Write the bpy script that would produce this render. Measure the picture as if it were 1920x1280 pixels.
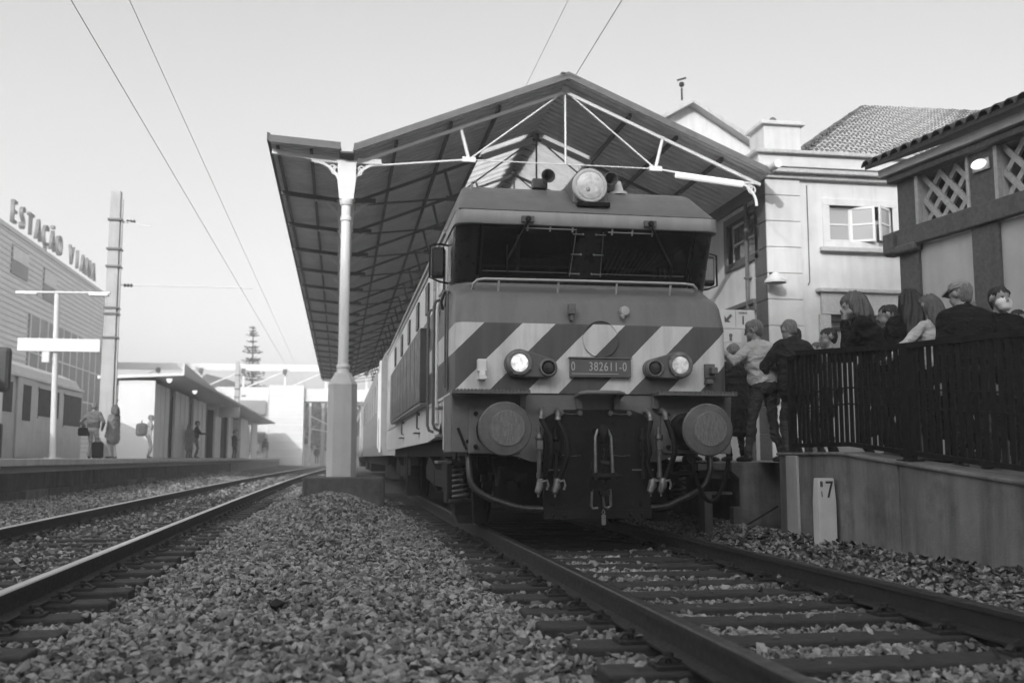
import bpy, bmesh, math, random
import numpy as np
from mathutils import Vector, Matrix, Euler
random.seed(7)
R = math.radians
scene = bpy.context.scene
for o in list(bpy.data.objects):
    bpy.data.objects.remove(o)
COL = scene.collection

# ------------------------------------------------------------------ camera
cam_d = bpy.data.cameras.new('camera')
cam_d.sensor_width = 36.0
cam_d.lens = 35.63
cam_d.clip_start = 0.05
cam_d.clip_end = 3000
cam = bpy.data.objects.new('camera', cam_d)
COL.objects.link(cam)
cam.location = (-2.47, 0, 0.76)
cam.rotation_euler = Euler((R(90 + 6.545), 0, R(-9.615)), 'XYZ')
cam_d.dof.use_dof = True
cam_d.dof.focus_distance = 9.6
cam_d.dof.aperture_fstop = 2.1
scene.camera = cam

# ------------------------------------------------------------------ light
SUN_EL, SUN_AZ = 24.0, 25.0        # the sun stands behind the camera, 25 degrees left of the track axis
sun_dir = Vector((-math.sin(R(SUN_AZ)) * math.cos(R(SUN_EL)), -math.cos(R(SUN_AZ)) * math.cos(R(SUN_EL)), math.sin(R(SUN_EL))))
world = bpy.data.worlds.new('World')
scene.world = world
world.use_nodes = True
wn = world.node_tree
for n in list(wn.nodes):
    wn.nodes.remove(n)
w_out = wn.nodes.new('ShaderNodeOutputWorld')
w_bg = wn.nodes.new('ShaderNodeBackground')
w_sky = wn.nodes.new('ShaderNodeTexSky')
w_bw = wn.nodes.new('ShaderNodeRGBToBW')
w_sky.sky_type = 'NISHITA'
w_sky.sun_disc = False
w_sky.sun_elevation = R(SUN_EL)
w_sky.sun_rotation = R(180 + SUN_AZ)
w_sky.air_density = 1.0
w_sky.dust_density = 4.0
w_sky.ozone_density = 1.0
wn.links.new(w_sky.outputs[0], w_bw.inputs[0])
wn.links.new(w_bw.outputs[0], w_bg.inputs[0])
w_bg.inputs[1].default_value = 0.15
wn.links.new(w_bg.outputs[0], w_out.inputs[0])
sun_d = bpy.data.lights.new('sun', 'SUN')
sun_d.energy = 1.75
sun_d.angle = R(0.6)
sun_d.color = (1.0, 1.0, 1.0)
sun = bpy.data.objects.new('sun', sun_d)
COL.objects.link(sun)
sun.location = (-20, -40, 30)
sun.rotation_euler = (-sun_dir).to_track_quat('-Z', 'Y').to_euler()
vs = scene.view_settings
vs.view_transform = 'Standard'
vs.look = 'None'
vs.gamma = 1.0
vs.use_curve_mapping = False
vs.exposure = 1.06
scene.cycles.max_bounces = 8
scene.cycles.diffuse_bounces = 4
scene.cycles.glossy_bounces = 3
scene.cycles.transmission_bounces = 4
scene.cycles.transparent_max_bounces = 12
scene.cycles.volume_bounces = 3
scene.cycles.caustics_reflective = False
scene.cycles.caustics_refractive = False
scene.cycles.use_denoising = True
scene.cycles.sample_clamp_indirect = 6.0

# ------------------------------------------------------------------ materials (the picture is black and white: every colour is a grey)
MATS = {}
def nd(nt, t, **kw):
    n = nt.nodes.new(t)
    for k, v in kw.items():
        setattr(n, k, v)
    return n
def mix_val(nt, a, b, fac):
    m = nd(nt, 'ShaderNodeMix', data_type='FLOAT')
    for sock, v in ((m.inputs[0], fac), (m.inputs[2], a), (m.inputs[3], b)):
        if hasattr(v, 'links') or hasattr(v, 'is_linked'):
            nt.links.new(v, sock)
        else:
            sock.default_value = v
    return m.outputs[0]
def math_n(nt, op, a, b=None, clamp=False):
    m = nd(nt, 'ShaderNodeMath', operation=op, use_clamp=clamp)
    for i, v in enumerate((a, b)):
        if v is None:
            continue
        if hasattr(v, 'is_linked'):
            nt.links.new(v, m.inputs[i])
        else:
            m.inputs[i].default_value = v
    return m.outputs[0]
def noise(nt, co, scale, detail=4, rough=.6, stretch=None):
    if stretch:
        mp = nd(nt, 'ShaderNodeMapping')
        mp.inputs['Scale'].default_value = stretch
        nt.links.new(co, mp.inputs[0])
        co = mp.outputs[0]
    n = nd(nt, 'ShaderNodeTexNoise')
    n.inputs['Scale'].default_value = scale
    n.inputs['Detail'].default_value = detail
    n.inputs['Roughness'].default_value = rough
    nt.links.new(co, n.inputs['Vector'])
    return n.outputs[0]
def ramp(nt, v, lo, hi, a=0., b=1.):
    m = nd(nt, 'ShaderNodeMapRange')
    m.inputs[1].default_value = lo; m.inputs[2].default_value = hi
    m.inputs[3].default_value = a; m.inputs[4].default_value = b
    nt.links.new(v, m.inputs[0])
    return m.outputs[0]
def base_mat(name):
    m = bpy.data.materials.new(name)
    m.use_nodes = True
    nt = m.node_tree
    b = nt.nodes['Principled BSDF']
    MATS[name] = m
    return m, nt, b
def mat(name, val, rough=.6, var=.18, scale=5., bump=0., bscale=60., metal=0., streak=0., stain=0., spec=.5, stretch=None, rvar=.1):
    m, nt, b = base_mat(name)
    co = nd(nt, 'ShaderNodeTexCoord').outputs['Object']
    n1 = noise(nt, co, scale, 5, .65, stretch)
    v = ramp(nt, n1, .28, .72, val * (1 - var), val * (1 + var))
    if streak:
        n2 = noise(nt, co, 1.0, 4, .6, (4.5, 4.5, .45))
        v = math_n(nt, 'MULTIPLY', v, ramp(nt, n2, .45, .75, 1., 1. - streak))
    if stain:
        n3 = noise(nt, co, 1.7, 6, .7)
        v = math_n(nt, 'MULTIPLY', v, ramp(nt, n3, .5, .72, 1., 1. - stain))
    nt.links.new(v, b.inputs['Base Color'])
    b.inputs['Metallic'].default_value = metal
    b.inputs['Specular IOR Level'].default_value = spec
    n4 = noise(nt, co, scale * 2.3, 3)
    nt.links.new(ramp(nt, n4, .3, .7, max(.03, rough - rvar), min(1., rough + rvar)), b.inputs['Roughness'])
    if bump:
        bp = nd(nt, 'ShaderNodeBump')
        bp.inputs['Strength'].default_value = min(1., bump)
        bp.inputs['Distance'].default_value = .02
        nt.links.new(noise(nt, co, bscale, 5, .7), bp.inputs['Height'])
        nt.links.new(bp.outputs[0], b.inputs['Normal'])
    return m
def emit(name, val, strength):
    m, nt, b = base_mat(name)
    b.inputs['Base Color'].default_value = (val, val, val, 1)
    b.inputs['Emission Color'].default_value = (1, 1, 1, 1)
    b.inputs['Emission Strength'].default_value = strength
    b.inputs['Roughness'].default_value = .25
    return m

mat('white_paint', .72, .42, .07, 3, .05, 30, streak=.12)
mat('loco_white', .80, .4, .06, 2.5, .04, 20, streak=.16, spec=.3)
mat('loco_band', .36, .4, .06, 3, .03, 20, streak=.12)
mat('loco_orange', .15, .42, .08, 3, .03, 20, streak=.1)
mat('loco_beam', .17, .55, .15, 4, .08, 40, stain=.25, spec=.3)
mat('loco_black', .019, .3, .2, 4, .02, 30, spec=.3)
mat('black_iron', .010, .65, .3, 6, .25, 50, metal=.0, stain=.3, spec=.25)
mat('dark_iron', .008, .8, .35, 9, .2, 60)
mat('grey_steel', .19, .38, .3, 12, .15, 60, metal=.5)
mat('bright_steel', .5, .3, .2, 12, .05, 60, metal=.8)
mat('buffer_face', .12, .55, .3, 7, .2, 40, metal=.2)
mat('buffer_worn', .17, .5, .35, 9, .25, 30, metal=.3, stretch=(9, 9, 2))
mat('rail_side', .018, .6, .3, 14, .2, 60)
mat('rail_head_bright', .6, .32, .05, 2, 0, 60, metal=1., rvar=.04)
mat('rail_head_dull', .07, .42, .2, 6, .05, 60, metal=.8)
mat('sleeper_wood', .03, .8, .35, 9, .6, 25, stretch=(.6, 9, 9))
mat('wire_grey', .22, .6, .1, 3)
mat('rubber', .010, .65, .2, 10, spec=.2)
mat('pipe_iron', .06, .35, .3, 8, .1, 40, metal=.5)
mat('concrete_dark', .10, .85, .3, 3, .35, 50, streak=.45, stain=.45)
mat('concrete_mid', .20, .85, .25, 2.2, .3, 50, streak=.6, stain=.5)
mat('concrete_light', .42, .85, .12, 3, .2, 60, streak=.2)
mat('coping', .6, .85, .15, 3, .2, 60, stain=.2)
mat('plaster_white', .62, .9, .07, 2, .12, 80, streak=.16, stain=.1)
mat('plaster_grey', .52, .9, .1, 2, .12, 80, streak=.12)
mat('granite', .115, .85, .3, 18, .35, 70, streak=.2)
mat('granite_light', .46, .85, .2, 18, .3, 70, streak=.15)
mat('roof_tile', .13, .9, .35, 7, .3, 40, stain=.3)
mat('tile_dark', .07, .9, .3, 7, .3, 40)
mat('wood_frame', .62, .5, .06, 6)
mat('canopy_sheet', .7, .7, .14, 2.5, .05, 30, stain=.15)
mat('canopy_steel', .07, .6, .15, 4)
mat('canopy_white', .7, .5, .05, 4, .05, 60)
mat('pedestal_paint', .52, .7, .08, 3, .15, 60, streak=.15)
mat('railing_paint', .009, .55, .2, 6, spec=.25)
mat('post_white', .6, .75, .1, 3, .2, 60, streak=.2)
mat('sign_white', .68, .45, .03, 3)
mat('ink', .02, .6, .0, 3)
mat('plate_text', .45, .4, .05, 3)
mat('plate_grey', .11, .45, .1, 6)
mat('metal_panel', .33, .4, .08, 2, .03, 20, streak=.15)
mat('panel_side', .07, .4, .08, 2)
mat('coach_side', .30, .35, .1, 2, .03, 20, streak=.2)
mat('coach_dark', .02, .4, .2, 4)
mat('far_white', .66, .6, .04, 2)
mat('hazed_grey', .84, .7, .08, .8, streak=.1)  # pale tone of far surfaces: distance haze put into the colour
mat('window_grey', .05, .6, .15, 3, spec=.15)
mat('mast_concrete', .42, .8, .12, 2, .1, 30, streak=.25)
mat('hazed_window', .26, .5, .2, .4, spec=.2)  # far glass lightened, haze painted into its colour
mat('letter_grey', .14, .6, .1, 2)
mat('verge', .13, .7, .2, 4)
mat('railcar_body', .5, .4, .08, 2, streak=.15)
mat('shelter_panel', .6, .5, .08, 2, streak=.1)
mat('leaf_dark', .02, .8, .4, 20)
mat('trunk_bark', .08, .9, .3, 12, .5, 30)
mat('needle', .05, .8, .35, 3)
mat('hillside', .06, .95, .4, .05, .3, 1)
mat('ground_earth', .05, .95, .35, 2.5, .7, 14)
mat('platform_top', .55, .9, .12, 3, .2, 60)
mat('asphalt', .12, .9, .2, 4, .3, 60)
emit('lamp_lit', .8, .5)
emit('lamp_soft', .8, .25)
def lens(name, lo, hi, glow):
    m, nt, b = base_mat(name)
    co = nd(nt, 'ShaderNodeTexCoord').outputs['Object']
    v = ramp(nt, noise(nt, co, 16, 3, .6), .35, .65, lo, hi)
    nt.links.new(v, b.inputs['Base Color'])
    b.inputs['Roughness'].default_value = .12
    if glow:
        b.inputs['Emission Color'].default_value = (1, 1, 1, 1)
        nt.links.new(ramp(nt, noise(nt, co, 22, 2, .5), .38, .62, glow * .35, glow), b.inputs['Emission Strength'])
lens('lens_lit', .35, .8, .42)
lens('lens_half', .22, .7, .2)
lens('lens_off', .6, .85, .06)  # unlit roof lamp; faint glow added to brighten the lens

def glass_dark():
    m, nt, b = base_mat('cab_glass')
    out = nt.nodes['Material Output']
    tr = nd(nt, 'ShaderNodeBsdfTransparent'); tr.inputs[0].default_value = (.5, .5, .5, 1)
    gl = nd(nt, 'ShaderNodeBsdfGlossy'); gl.inputs['Roughness'].default_value = .03
    gl.inputs[0].default_value = (.8, .8, .8, 1)
    fr = nd(nt, 'ShaderNodeFresnel'); fr.inputs[0].default_value = 1.5
    mx = nd(nt, 'ShaderNodeMixShader')
    nt.links.new(math_n(nt, 'MULTIPLY', fr.outputs[0], 1.4, True), mx.inputs[0])
    nt.links.new(tr.outputs[0], mx.inputs[1]); nt.links.new(gl.outputs[0], mx.inputs[2])
    nt.links.new(mx.outputs[0], out.inputs[0])
glass_dark()
def pane_mat(name, val, rough=.08):
    m, nt, b = base_mat(name)
    b.inputs['Base Color'].default_value = (val, val, val, 1)
    b.inputs['Roughness'].default_value = rough
    b.inputs['Specular IOR Level'].default_value = .8
    b.inputs['Coat Weight'].default_value = .3
pane_mat('window_pane', .07)
pane_mat('window_pane_light', .33, .2)
pane_mat('lamp_lens', .16, .12)
def translucent():
    m, nt, b = base_mat('skylight_sheet')
    out = nt.nodes['Material Output']
    co = nd(nt, 'ShaderNodeTexCoord').outputs['Object']
    v = ramp(nt, noise(nt, co, 3, 4), .3, .7, .72, .9)
    tl = nd(nt, 'ShaderNodeBsdfTranslucent')
    df = nd(nt, 'ShaderNodeBsdfDiffuse')
    tp = nd(nt, 'ShaderNodeBsdfTransparent')
    nt.links.new(v, tl.inputs[0]); nt.links.new(v, df.inputs[0])
    m1 = nd(nt, 'ShaderNodeMixShader'); m1.inputs[0].default_value = .25
    m2 = nd(nt, 'ShaderNodeMixShader'); m2.inputs[0].default_value = .35
    nt.links.new(tl.outputs[0], m1.inputs[1]); nt.links.new(df.outputs[0], m1.inputs[2])
    nt.links.new(m1.outputs[0], m2.inputs[1]); nt.links.new(tp.outputs[0], m2.inputs[2])
    nt.links.new(m2.outputs[0], out.inputs[0])
translucent()
def stripes():
    m, nt, b = base_mat('nose_stripes')
    co = nd(nt, 'ShaderNodeTexCoord').outputs['Object']
    sp = nd(nt, 'ShaderNodeSeparateXYZ'); nt.links.new(co, sp.inputs[0])
    X, Y, Z = sp.outputs
    wob = ramp(nt, noise(nt, co, 14, 2), 0, 1, -.006, .006)
    u = math_n(nt, 'ADD', math_n(nt, 'SUBTRACT', X, Z), wob)
    u = math_n(nt, 'DIVIDE', math_n(nt, 'ADD', u, 2.49 + 7.2), .72)
    fr = math_n(nt, 'FRACT', u)
    dark = math_n(nt, 'LESS_THAN', fr, .53)
    inz = math_n(nt, 'LESS_THAN', Z, 2.092)
    dark = math_n(nt, 'MAXIMUM', dark, math_n(nt, 'SUBTRACT', 1., inz))
    front = math_n(nt, 'LESS_THAN', Y, 9.99)
    dark = math_n(nt, 'MULTIPLY', dark, front)
    dirt = ramp(nt, noise(nt, co, 1., 5, .65, (6., 6., .7)), .42, .75, 1., .66)
    chip = math_n(nt, 'GREATER_THAN', noise(nt, co, 38, 3, .7), .70)
    dirt = math_n(nt, 'MULTIPLY', dirt, mix_val(nt, 1., .6, chip))
    fine = ramp(nt, noise(nt, co, 4, 5), .3, .7, .95, 1.05)
    v = mix_val(nt, .68, .10, dark)
    v = math_n(nt, 'MULTIPLY', math_n(nt, 'MULTIPLY', v, dirt), fine)
    nt.links.new(v, b.inputs['Base Color'])
    b.inputs['Roughness'].default_value = .42
    b.inputs['Specular IOR Level'].default_value = .25
    m, nt, b = base_mat('brow_paint')
    co = nd(nt, 'ShaderNodeTexCoord').outputs['Object']
    sp = nd(nt, 'ShaderNodeSeparateXYZ'); nt.links.new(co, sp.inputs[0])
    v = mix_val(nt, .36, .74, math_n(nt, 'GREATER_THAN', sp.outputs[1], 10.22))
    v = math_n(nt, 'MULTIPLY', v, ramp(nt, noise(nt, co, 1., 5, .65, (6., 6., .7)), .42, .75, 1., .8))
    nt.links.new(v, b.inputs['Base Color']); b.inputs['Roughness'].default_value = .42; b.inputs['Specular IOR Level'].default_value = .3
    # upper part of the nose: same paint, the body side turns white behind the corner
    m, nt, b = base_mat('nose_upper')
    co = nd(nt, 'ShaderNodeTexCoord').outputs['Object']
    sp = nd(nt, 'ShaderNodeSeparateXYZ'); nt.links.new(co, sp.inputs[0])
    jag = ramp(nt, noise(nt, co, 9, 3), 0, 1, -.1, .1)
    side = math_n(nt, 'GREATER_THAN', math_n(nt, 'ADD', sp.outputs[1], jag), 10.3)
    v = mix_val(nt, .175, .68, side)
    v = math_n(nt, 'MULTIPLY', v, ramp(nt, noise(nt, co, 1., 5, .65, (6., 6., .7)), .42, .75, 1., .74))
    v = math_n(nt, 'MULTIPLY', v, mix_val(nt, 1., .7, math_n(nt, 'GREATER_THAN', noise(nt, co, 38, 3, .7), .71)))
    nt.links.new(v, b.inputs['Base Color'])
    b.inputs['Roughness'].default_value = .42
    b.inputs['Specular IOR Level'].default_value = .3
stripes()
def island_mat(name, lo, hi, rough=.85, bump=.4, bscale=60):
    m, nt, b = base_mat(name)
    g = nd(nt, 'ShaderNodeNewGeometry')
    co = nd(nt, 'ShaderNodeTexCoord').outputs['Object']
    r = math_n(nt, 'POWER', g.outputs['Random Per Island'], 1.0)
    v = ramp(nt, r, 0, 1, lo, hi)
    v = math_n(nt, 'MULTIPLY', v, ramp(nt, noise(nt, co, 45, 3), .3, .7, .8, 1.2))
    v = math_n(nt, 'MULTIPLY', v, ramp(nt, noise(nt, co, .8, 3), .35, .65, .85, 1.12))
    odd = math_n(nt, 'GREATER_THAN', math_n(nt, 'FRACT', math_n(nt, 'MULTIPLY', r, 37.13)), .93)
    v = math_n(nt, 'MULTIPLY', v, mix_val(nt, 1., .35, odd))
    if name == 'stone':          # brake dust and rust along the running rails
        sp = nd(nt, 'ShaderNodeSeparateXYZ'); nt.links.new(co, sp.inputs[0])
        dist = math_n(nt, 'ABSOLUTE', math_n(nt, 'SUBTRACT', math_n(nt, 'ABSOLUTE', sp.outputs[0]), .87))
        v = math_n(nt, 'MULTIPLY', v, ramp(nt, math_n(nt, 'ADD', dist, ramp(nt, noise(nt, co, 3, 3), .3, .7, -.15, .15)), .1, .55, .55, 1.))
    nt.links.new(v, b.inputs['Base Color'])
    b.inputs['Roughness'].default_value = rough
    bp = nd(nt, 'ShaderNodeBump'); bp.inputs['Strength'].default_value = bump; bp.inputs['Distance'].default_value = .01
    nt.links.new(noise(nt, co, bscale, 4, .7), bp.inputs['Height'])
    nt.links.new(bp.outputs[0], b.inputs['Normal'])
island_mat('stone', .06, .35)
island_mat('foliage', .02, .10, .8, .1, 20)
def cloth(name, val, rough=.85, fold=.6):
    m, nt, b = base_mat(name)
    co = nd(nt, 'ShaderNodeTexCoord').outputs['Object']
    v = ramp(nt, noise(nt, co, 6, 5), .3, .7, val * .8, val * 1.2)
    nt.links.new(v, b.inputs['Base Color'])
    b.inputs['Roughness'].default_value = rough
    b.inputs['Specular IOR Level'].default_value = .2
    bp = nd(nt, 'ShaderNodeBump'); bp.inputs['Strength'].default_value = fold; bp.inputs['Distance'].default_value = .06
    nz = nd(nt, 'ShaderNodeTexNoise'); nz.inputs['Scale'].default_value = 9.; nz.inputs['Detail'].default_value = 3
    nz.inputs['Distortion'].default_value = 1.2
    mp = nd(nt, 'ShaderNodeMapping'); mp.inputs['Scale'].default_value = (1, 1, 1.7)
    nt.links.new(co, mp.inputs[0]); nt.links.new(mp.outputs[0], nz.inputs['Vector'])
    nt.links.new(nz.outputs[0], bp.inputs['Height']); nt.links.new(bp.outputs[0], b.inputs['Normal'])
for nm, v in (('cloth_light', .5), ('cloth_white', .7), ('cloth_dark', .022), ('cloth_black', .012), ('cloth_jeans', .05),
              ('cloth_mid', .13), ('cloth_pale', .32), ('cloth_check', .2)):
    cloth(nm, v)
mat('skin', .28, .5, .06, 6)
mat('skin_dark_detail', .04, .5, .1, 6)
mat('hair_dark', .014, .4, .4, 14, .5, 60, stretch=(9, 9, 1.2))
mat('hair_brown', .09, .45, .4, 14, .5, 60, stretch=(9, 9, 1.2))
mat('hair_grey', .17, .5, .4, 14, .5, 60, stretch=(9, 9, 1.2))
mat('shoe', .03, .5, .2, 9)
mat('shoe_light', .45, .5, .15, 9)
# ------------------------------------------------------------------ mesh helpers
class MB:
    def __init__(s):
        s.v = []; s.f = []; s.m = []; s.s = []
    def add(s, vs, fs, m=0, smooth=False):
        k = len(s.v)
        s.v.extend([tuple(p) for p in vs])
        for f in fs:
            s.f.append([i + k for i in f]); s.m.append(m); s.s.append(smooth)
        return s
    def box(s, x0, x1, y0, y1, z0, z1, m=0):
        return s.add([(x0, y0, z0), (x1, y0, z0), (x1, y1, z0), (x0, y1, z0), (x0, y0, z1), (x1, y0, z1), (x1, y1, z1), (x0, y1, z1)],
                     [(0, 3, 2, 1), (4, 5, 6, 7), (0, 1, 5, 4), (1, 2, 6, 5), (2, 3, 7, 6), (3, 0, 4, 7)], m)
    def cbox(s, c, d, m=0, rot=None):
        mb = MB().box(-d[0] / 2, d[0] / 2, -d[1] / 2, d[1] / 2, -d[2] / 2, d[2] / 2)
        M = Matrix.Translation(c) @ (rot.to_matrix().to_4x4() if rot else Matrix())
        return s.add([M @ Vector(p) for p in mb.v], mb.f, m)
    def bar(s, p0, p1, w, h, m=0, up=(0, 0, 1)):
        p0 = Vector(p0); p1 = Vector(p1); d = (p1 - p0).normalized(); u = Vector(up)
        if abs(d.dot(u)) > .98:
            u = Vector((0, 1, 0))
        a = d.cross(u).normalized() * (w / 2); b = a.cross(d).normalized() * (h / 2)
        vs = [p0 - a - b, p0 + a - b, p0 + a + b, p0 - a + b, p1 - a - b, p1 + a - b, p1 + a + b, p1 - a + b]
        return s.add(vs, [(3, 2, 1, 0), (4, 5, 6, 7), (0, 1, 5, 4), (1, 2, 6, 5), (2, 3, 7, 6), (3, 0, 4, 7)], m)
    def tube(s, pts, r, n=8, m=0, closed=False):
        pts = [Vector(p) for p in pts]; k = len(pts)
        rs = r if isinstance(r, (list, tuple)) else [r] * k
        vs = []; prev = None
        for i, p in enumerate(pts):
            if closed:
                d = (pts[(i + 1) % k] - pts[i - 1])
            else:
                d = (pts[min(i + 1, k - 1)] - pts[max(i - 1, 0)])
            d.normalize()
            if prev is None:
                a = d.orthogonal().normalized()
            else:
                a = prev - d * prev.dot(d)
                a = a.normalized() if a.length > 1e-6 else d.orthogonal().normalized()
            prev = a; b = d.cross(a)
            for j in range(n):
                t = 2 * math.pi * j / n
                vs.append(p + (a * math.cos(t) + b * math.sin(t)) * rs[i])
        fs = []
        for i in range(k if closed else k - 1):
            i2 = (i + 1) % k
            for j in range(n):
                j2 = (j + 1) % n
                fs.append((i * n + j, i * n + j2, i2 * n + j2, i2 * n + j))
        s.add(vs, fs, m, True)
        if not closed:
            s.add([vs[j] for j in range(n)], [tuple(range(n - 1, -1, -1))], m)
            s.add([vs[(k - 1) * n + j] for j in range(n)], [tuple(range(n))], m)
        return s
    def cyl(s, p0, p1, r0, r1=None, n=16, m=0):
        return s.tube([p0, p1], [r0, r0 if r1 is None else r1], n, m)
    def lathe(s, c, axis, prof, n=24, m=0, smooth=True, ms=None):
        c = Vector(c); d = Vector(axis).normalized(); a = d.orthogonal().normalized(); b = d.cross(a)
        vs = []
        for t, r in prof:
            for j in range(n):
                q = 2 * math.pi * j / n
                vs.append(c + d * t + (a * math.cos(q) + b * math.sin(q)) * max(r, 1e-5))
        for i in range(len(prof) - 1):
            fs = [(i * n + j, i * n + (j + 1) % n, (i + 1) * n + (j + 1) % n, (i + 1) * n + j) for j in range(n)]
            # each band keeps its own vertices so that the profile's corners stay sharp
            loc = [vs[k] for k in range(i * n, (i + 2) * n)]
            s.add(loc, [tuple(k - i * n for k in f) for f in fs], (ms[i] if ms else m), smooth)
        return s
    def prism(s, poly, axis, a0, a1, m=0):
        def P(u, v, a):
            return {'x': (a, u, v), 'y': (u, a, v), 'z': (u, v, a)}[axis]
        n = len(poly)
        vs = [P(u, v, a0) for u, v in poly] + [P(u, v, a1) for u, v in poly]
        fs = [tuple(range(n)), tuple(range(2 * n - 1, n - 1, -1))] + [(i, i + n, (i + 1) % n + n, (i + 1) % n) for i in range(n)]
        return s.add(vs, fs, m)
    def loft(s, rings, closed=False, caps=False, m=0, ms=None, smooth=False):
        n = len(rings[0]); vs = [p for r in rings for p in r]
        k = len(s.v); s.v.extend([tuple(p) for p in vs])
        for i in range(len(rings) - 1):
            for j in range(n if closed else n - 1):
                j2 = (j + 1) % n
                s.f.append([k + i * n + j, k + i * n + j2, k + (i + 1) * n + j2, k + (i + 1) * n + j])
                s.m.append(ms[i] if ms else m); s.s.append(smooth)
        if caps:
            s.f.append([k + j for j in range(n - 1, -1, -1)]); s.m.append(ms[0] if ms else m); s.s.append(False)
            s.f.append([k + (len(rings) - 1) * n + j for j in range(n)]); s.m.append(ms[-1] if ms else m); s.s.append(False)
        return s
    def ball(s, c, r, nu=12, nv=8, m=0):
        r = (r, r, r) if not isinstance(r, (tuple, list)) else r
        vs = []; fs = []
        for i in range(nv + 1):
            t = math.pi * i / nv
            for j in range(nu):
                p = 2 * math.pi * j / nu
                vs.append((c[0] + r[0] * math.sin(t) * math.cos(p), c[1] + r[1] * math.sin(t) * math.sin(p), c[2] + r[2] * math.cos(t)))
        for i in range(nv):
            for j in range(nu):
                fs.append((i * nu + j, (i + 1) * nu + j, (i + 1) * nu + (j + 1) % nu, i * nu + (j + 1) % nu))
        return s.add(vs, fs, m, True)
WOFF = {}
def link(o, parent=None, loc=(0, 0, 0), rz=0.):
    COL.objects.link(o)
    o.location = loc
    if rz:
        o.rotation_euler = (0, 0, rz)
    if parent is not None:
        o.parent = parent
    return o
def tag(o, label=None, cat=None, group=None, kind=None):
    if label: o['label'] = label
    if cat: o['category'] = cat
    if group: o['group'] = group
    if kind: o['kind'] = kind
    return o
def build(name, mb, mats, parent=None, loc=(0, 0, 0), rz=0., bevel=0., smooth=None, world=True):
    """mesh from mb; with world=True the coordinates in mb are world ones and are shifted to the parent's origin"""
    me = bpy.data.meshes.new(name)
    off = WOFF.get(parent.name, Vector()) if (parent is not None and world) else Vector()
    me.from_pydata([Vector(p) - off for p in mb.v], [], mb.f)
    ml = mats if isinstance(mats, (list, tuple)) else [mats]
    for q in ml:
        me.materials.append(MATS[q])
    me.polygons.foreach_set('material_index', mb.m)
    me.polygons.foreach_set('use_smooth', mb.s if smooth is None else [smooth] * len(mb.f))
    bm = bmesh.new(); bm.from_mesh(me)
    bmesh.ops.recalc_face_normals(bm, faces=bm.faces)
    bm.to_mesh(me); bm.free()
    me.update()
    o = bpy.data.objects.new(name, me)
    link(o, parent, loc, rz)
    WOFF[o.name] = off if parent is not None else Vector(loc)
    if bevel:
        b = o.modifiers.new('bevel', 'BEVEL'); b.width = bevel; b.segments = 2
        b.limit_method = 'ANGLE'; b.angle_limit = R(40)
    return o
def empty(name, loc, label=None, cat=None, group=None, kind=None, rz=0.):
    o = bpy.data.objects.new(name, None)
    o.empty_display_size = .2
    link(o, None, loc, rz)
    WOFF[o.name] = Vector(loc)
    return tag(o, label, cat, group, kind)
def copy_tree(o, parent=None, loc=None, rz=None, label=None):
    c = o.copy(); COL.objects.link(c)
    WOFF[c.name] = WOFF.get(o.name, Vector())
    if parent is not None: c.parent = parent
    if loc is not None: c.location = loc
    if rz is not None: c.rotation_euler = (0, 0, rz)
    if label: c['label'] = label
    for ch in [k for k in o.children]:
        copy_tree(ch, c)
    return c
def inst(name, mesh, parent, loc, rot=(0, 0, 0), scale=(1, 1, 1)):
    o = bpy.data.objects.new(name, mesh); COL.objects.link(o)
    o.parent = parent; o.location = loc; o.rotation_euler = rot; o.scale = scale
    return o
def text(name, s, size, loc, rot, m, parent=None, extrude=.004, align='CENTER', sx=1., spacing=1.):
    c = bpy.data.curves.new(name, 'FONT')
    c.body = s; c.size = size; c.extrude = extrude; c.align_x = align; c.align_y = 'CENTER'
    c.space_character = spacing
    c.materials.append(MATS[m])
    tmp = bpy.data.objects.new(name, c); COL.objects.link(tmp)
    dg = bpy.context.evaluated_depsgraph_get(); dg.update()
    me = bpy.data.meshes.new_from_object(tmp.evaluated_get(dg))
    bpy.data.objects.remove(tmp); bpy.data.curves.remove(c)
    me.name = name
    o = bpy.data.objects.new(name, me); COL.objects.link(o)
    off = WOFF.get(parent.name, Vector()) if parent is not None else Vector()
    o.location = Vector(loc) - off; o.rotation_euler = rot; o.scale = (sx, 1, 1)
    if parent is not None: o.parent = parent
    return o
def smoothstep(a, b, x):
    t = min(1., max(0., (x - a) / (b - a)))
    return t * t * (3 - 2 * t)
def tri_mesh(name, V, T, m):
    me = bpy.data.meshes.new(name)
    me.vertices.add(len(V)); me.vertices.foreach_set('co', np.asarray(V, np.float32).ravel())
    me.loops.add(T.size); me.loops.foreach_set('vertex_index', T.astype(np.int32).ravel())
    me.polygons.add(len(T)); me.polygons.foreach_set('loop_start', np.arange(0, T.size, 3, dtype=np.int32))
    me.polygons.foreach_set('use_smooth', np.zeros(len(T), bool))
    me.update(calc_edges=True)
    me.materials.append(MATS[m])
    return me

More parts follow.
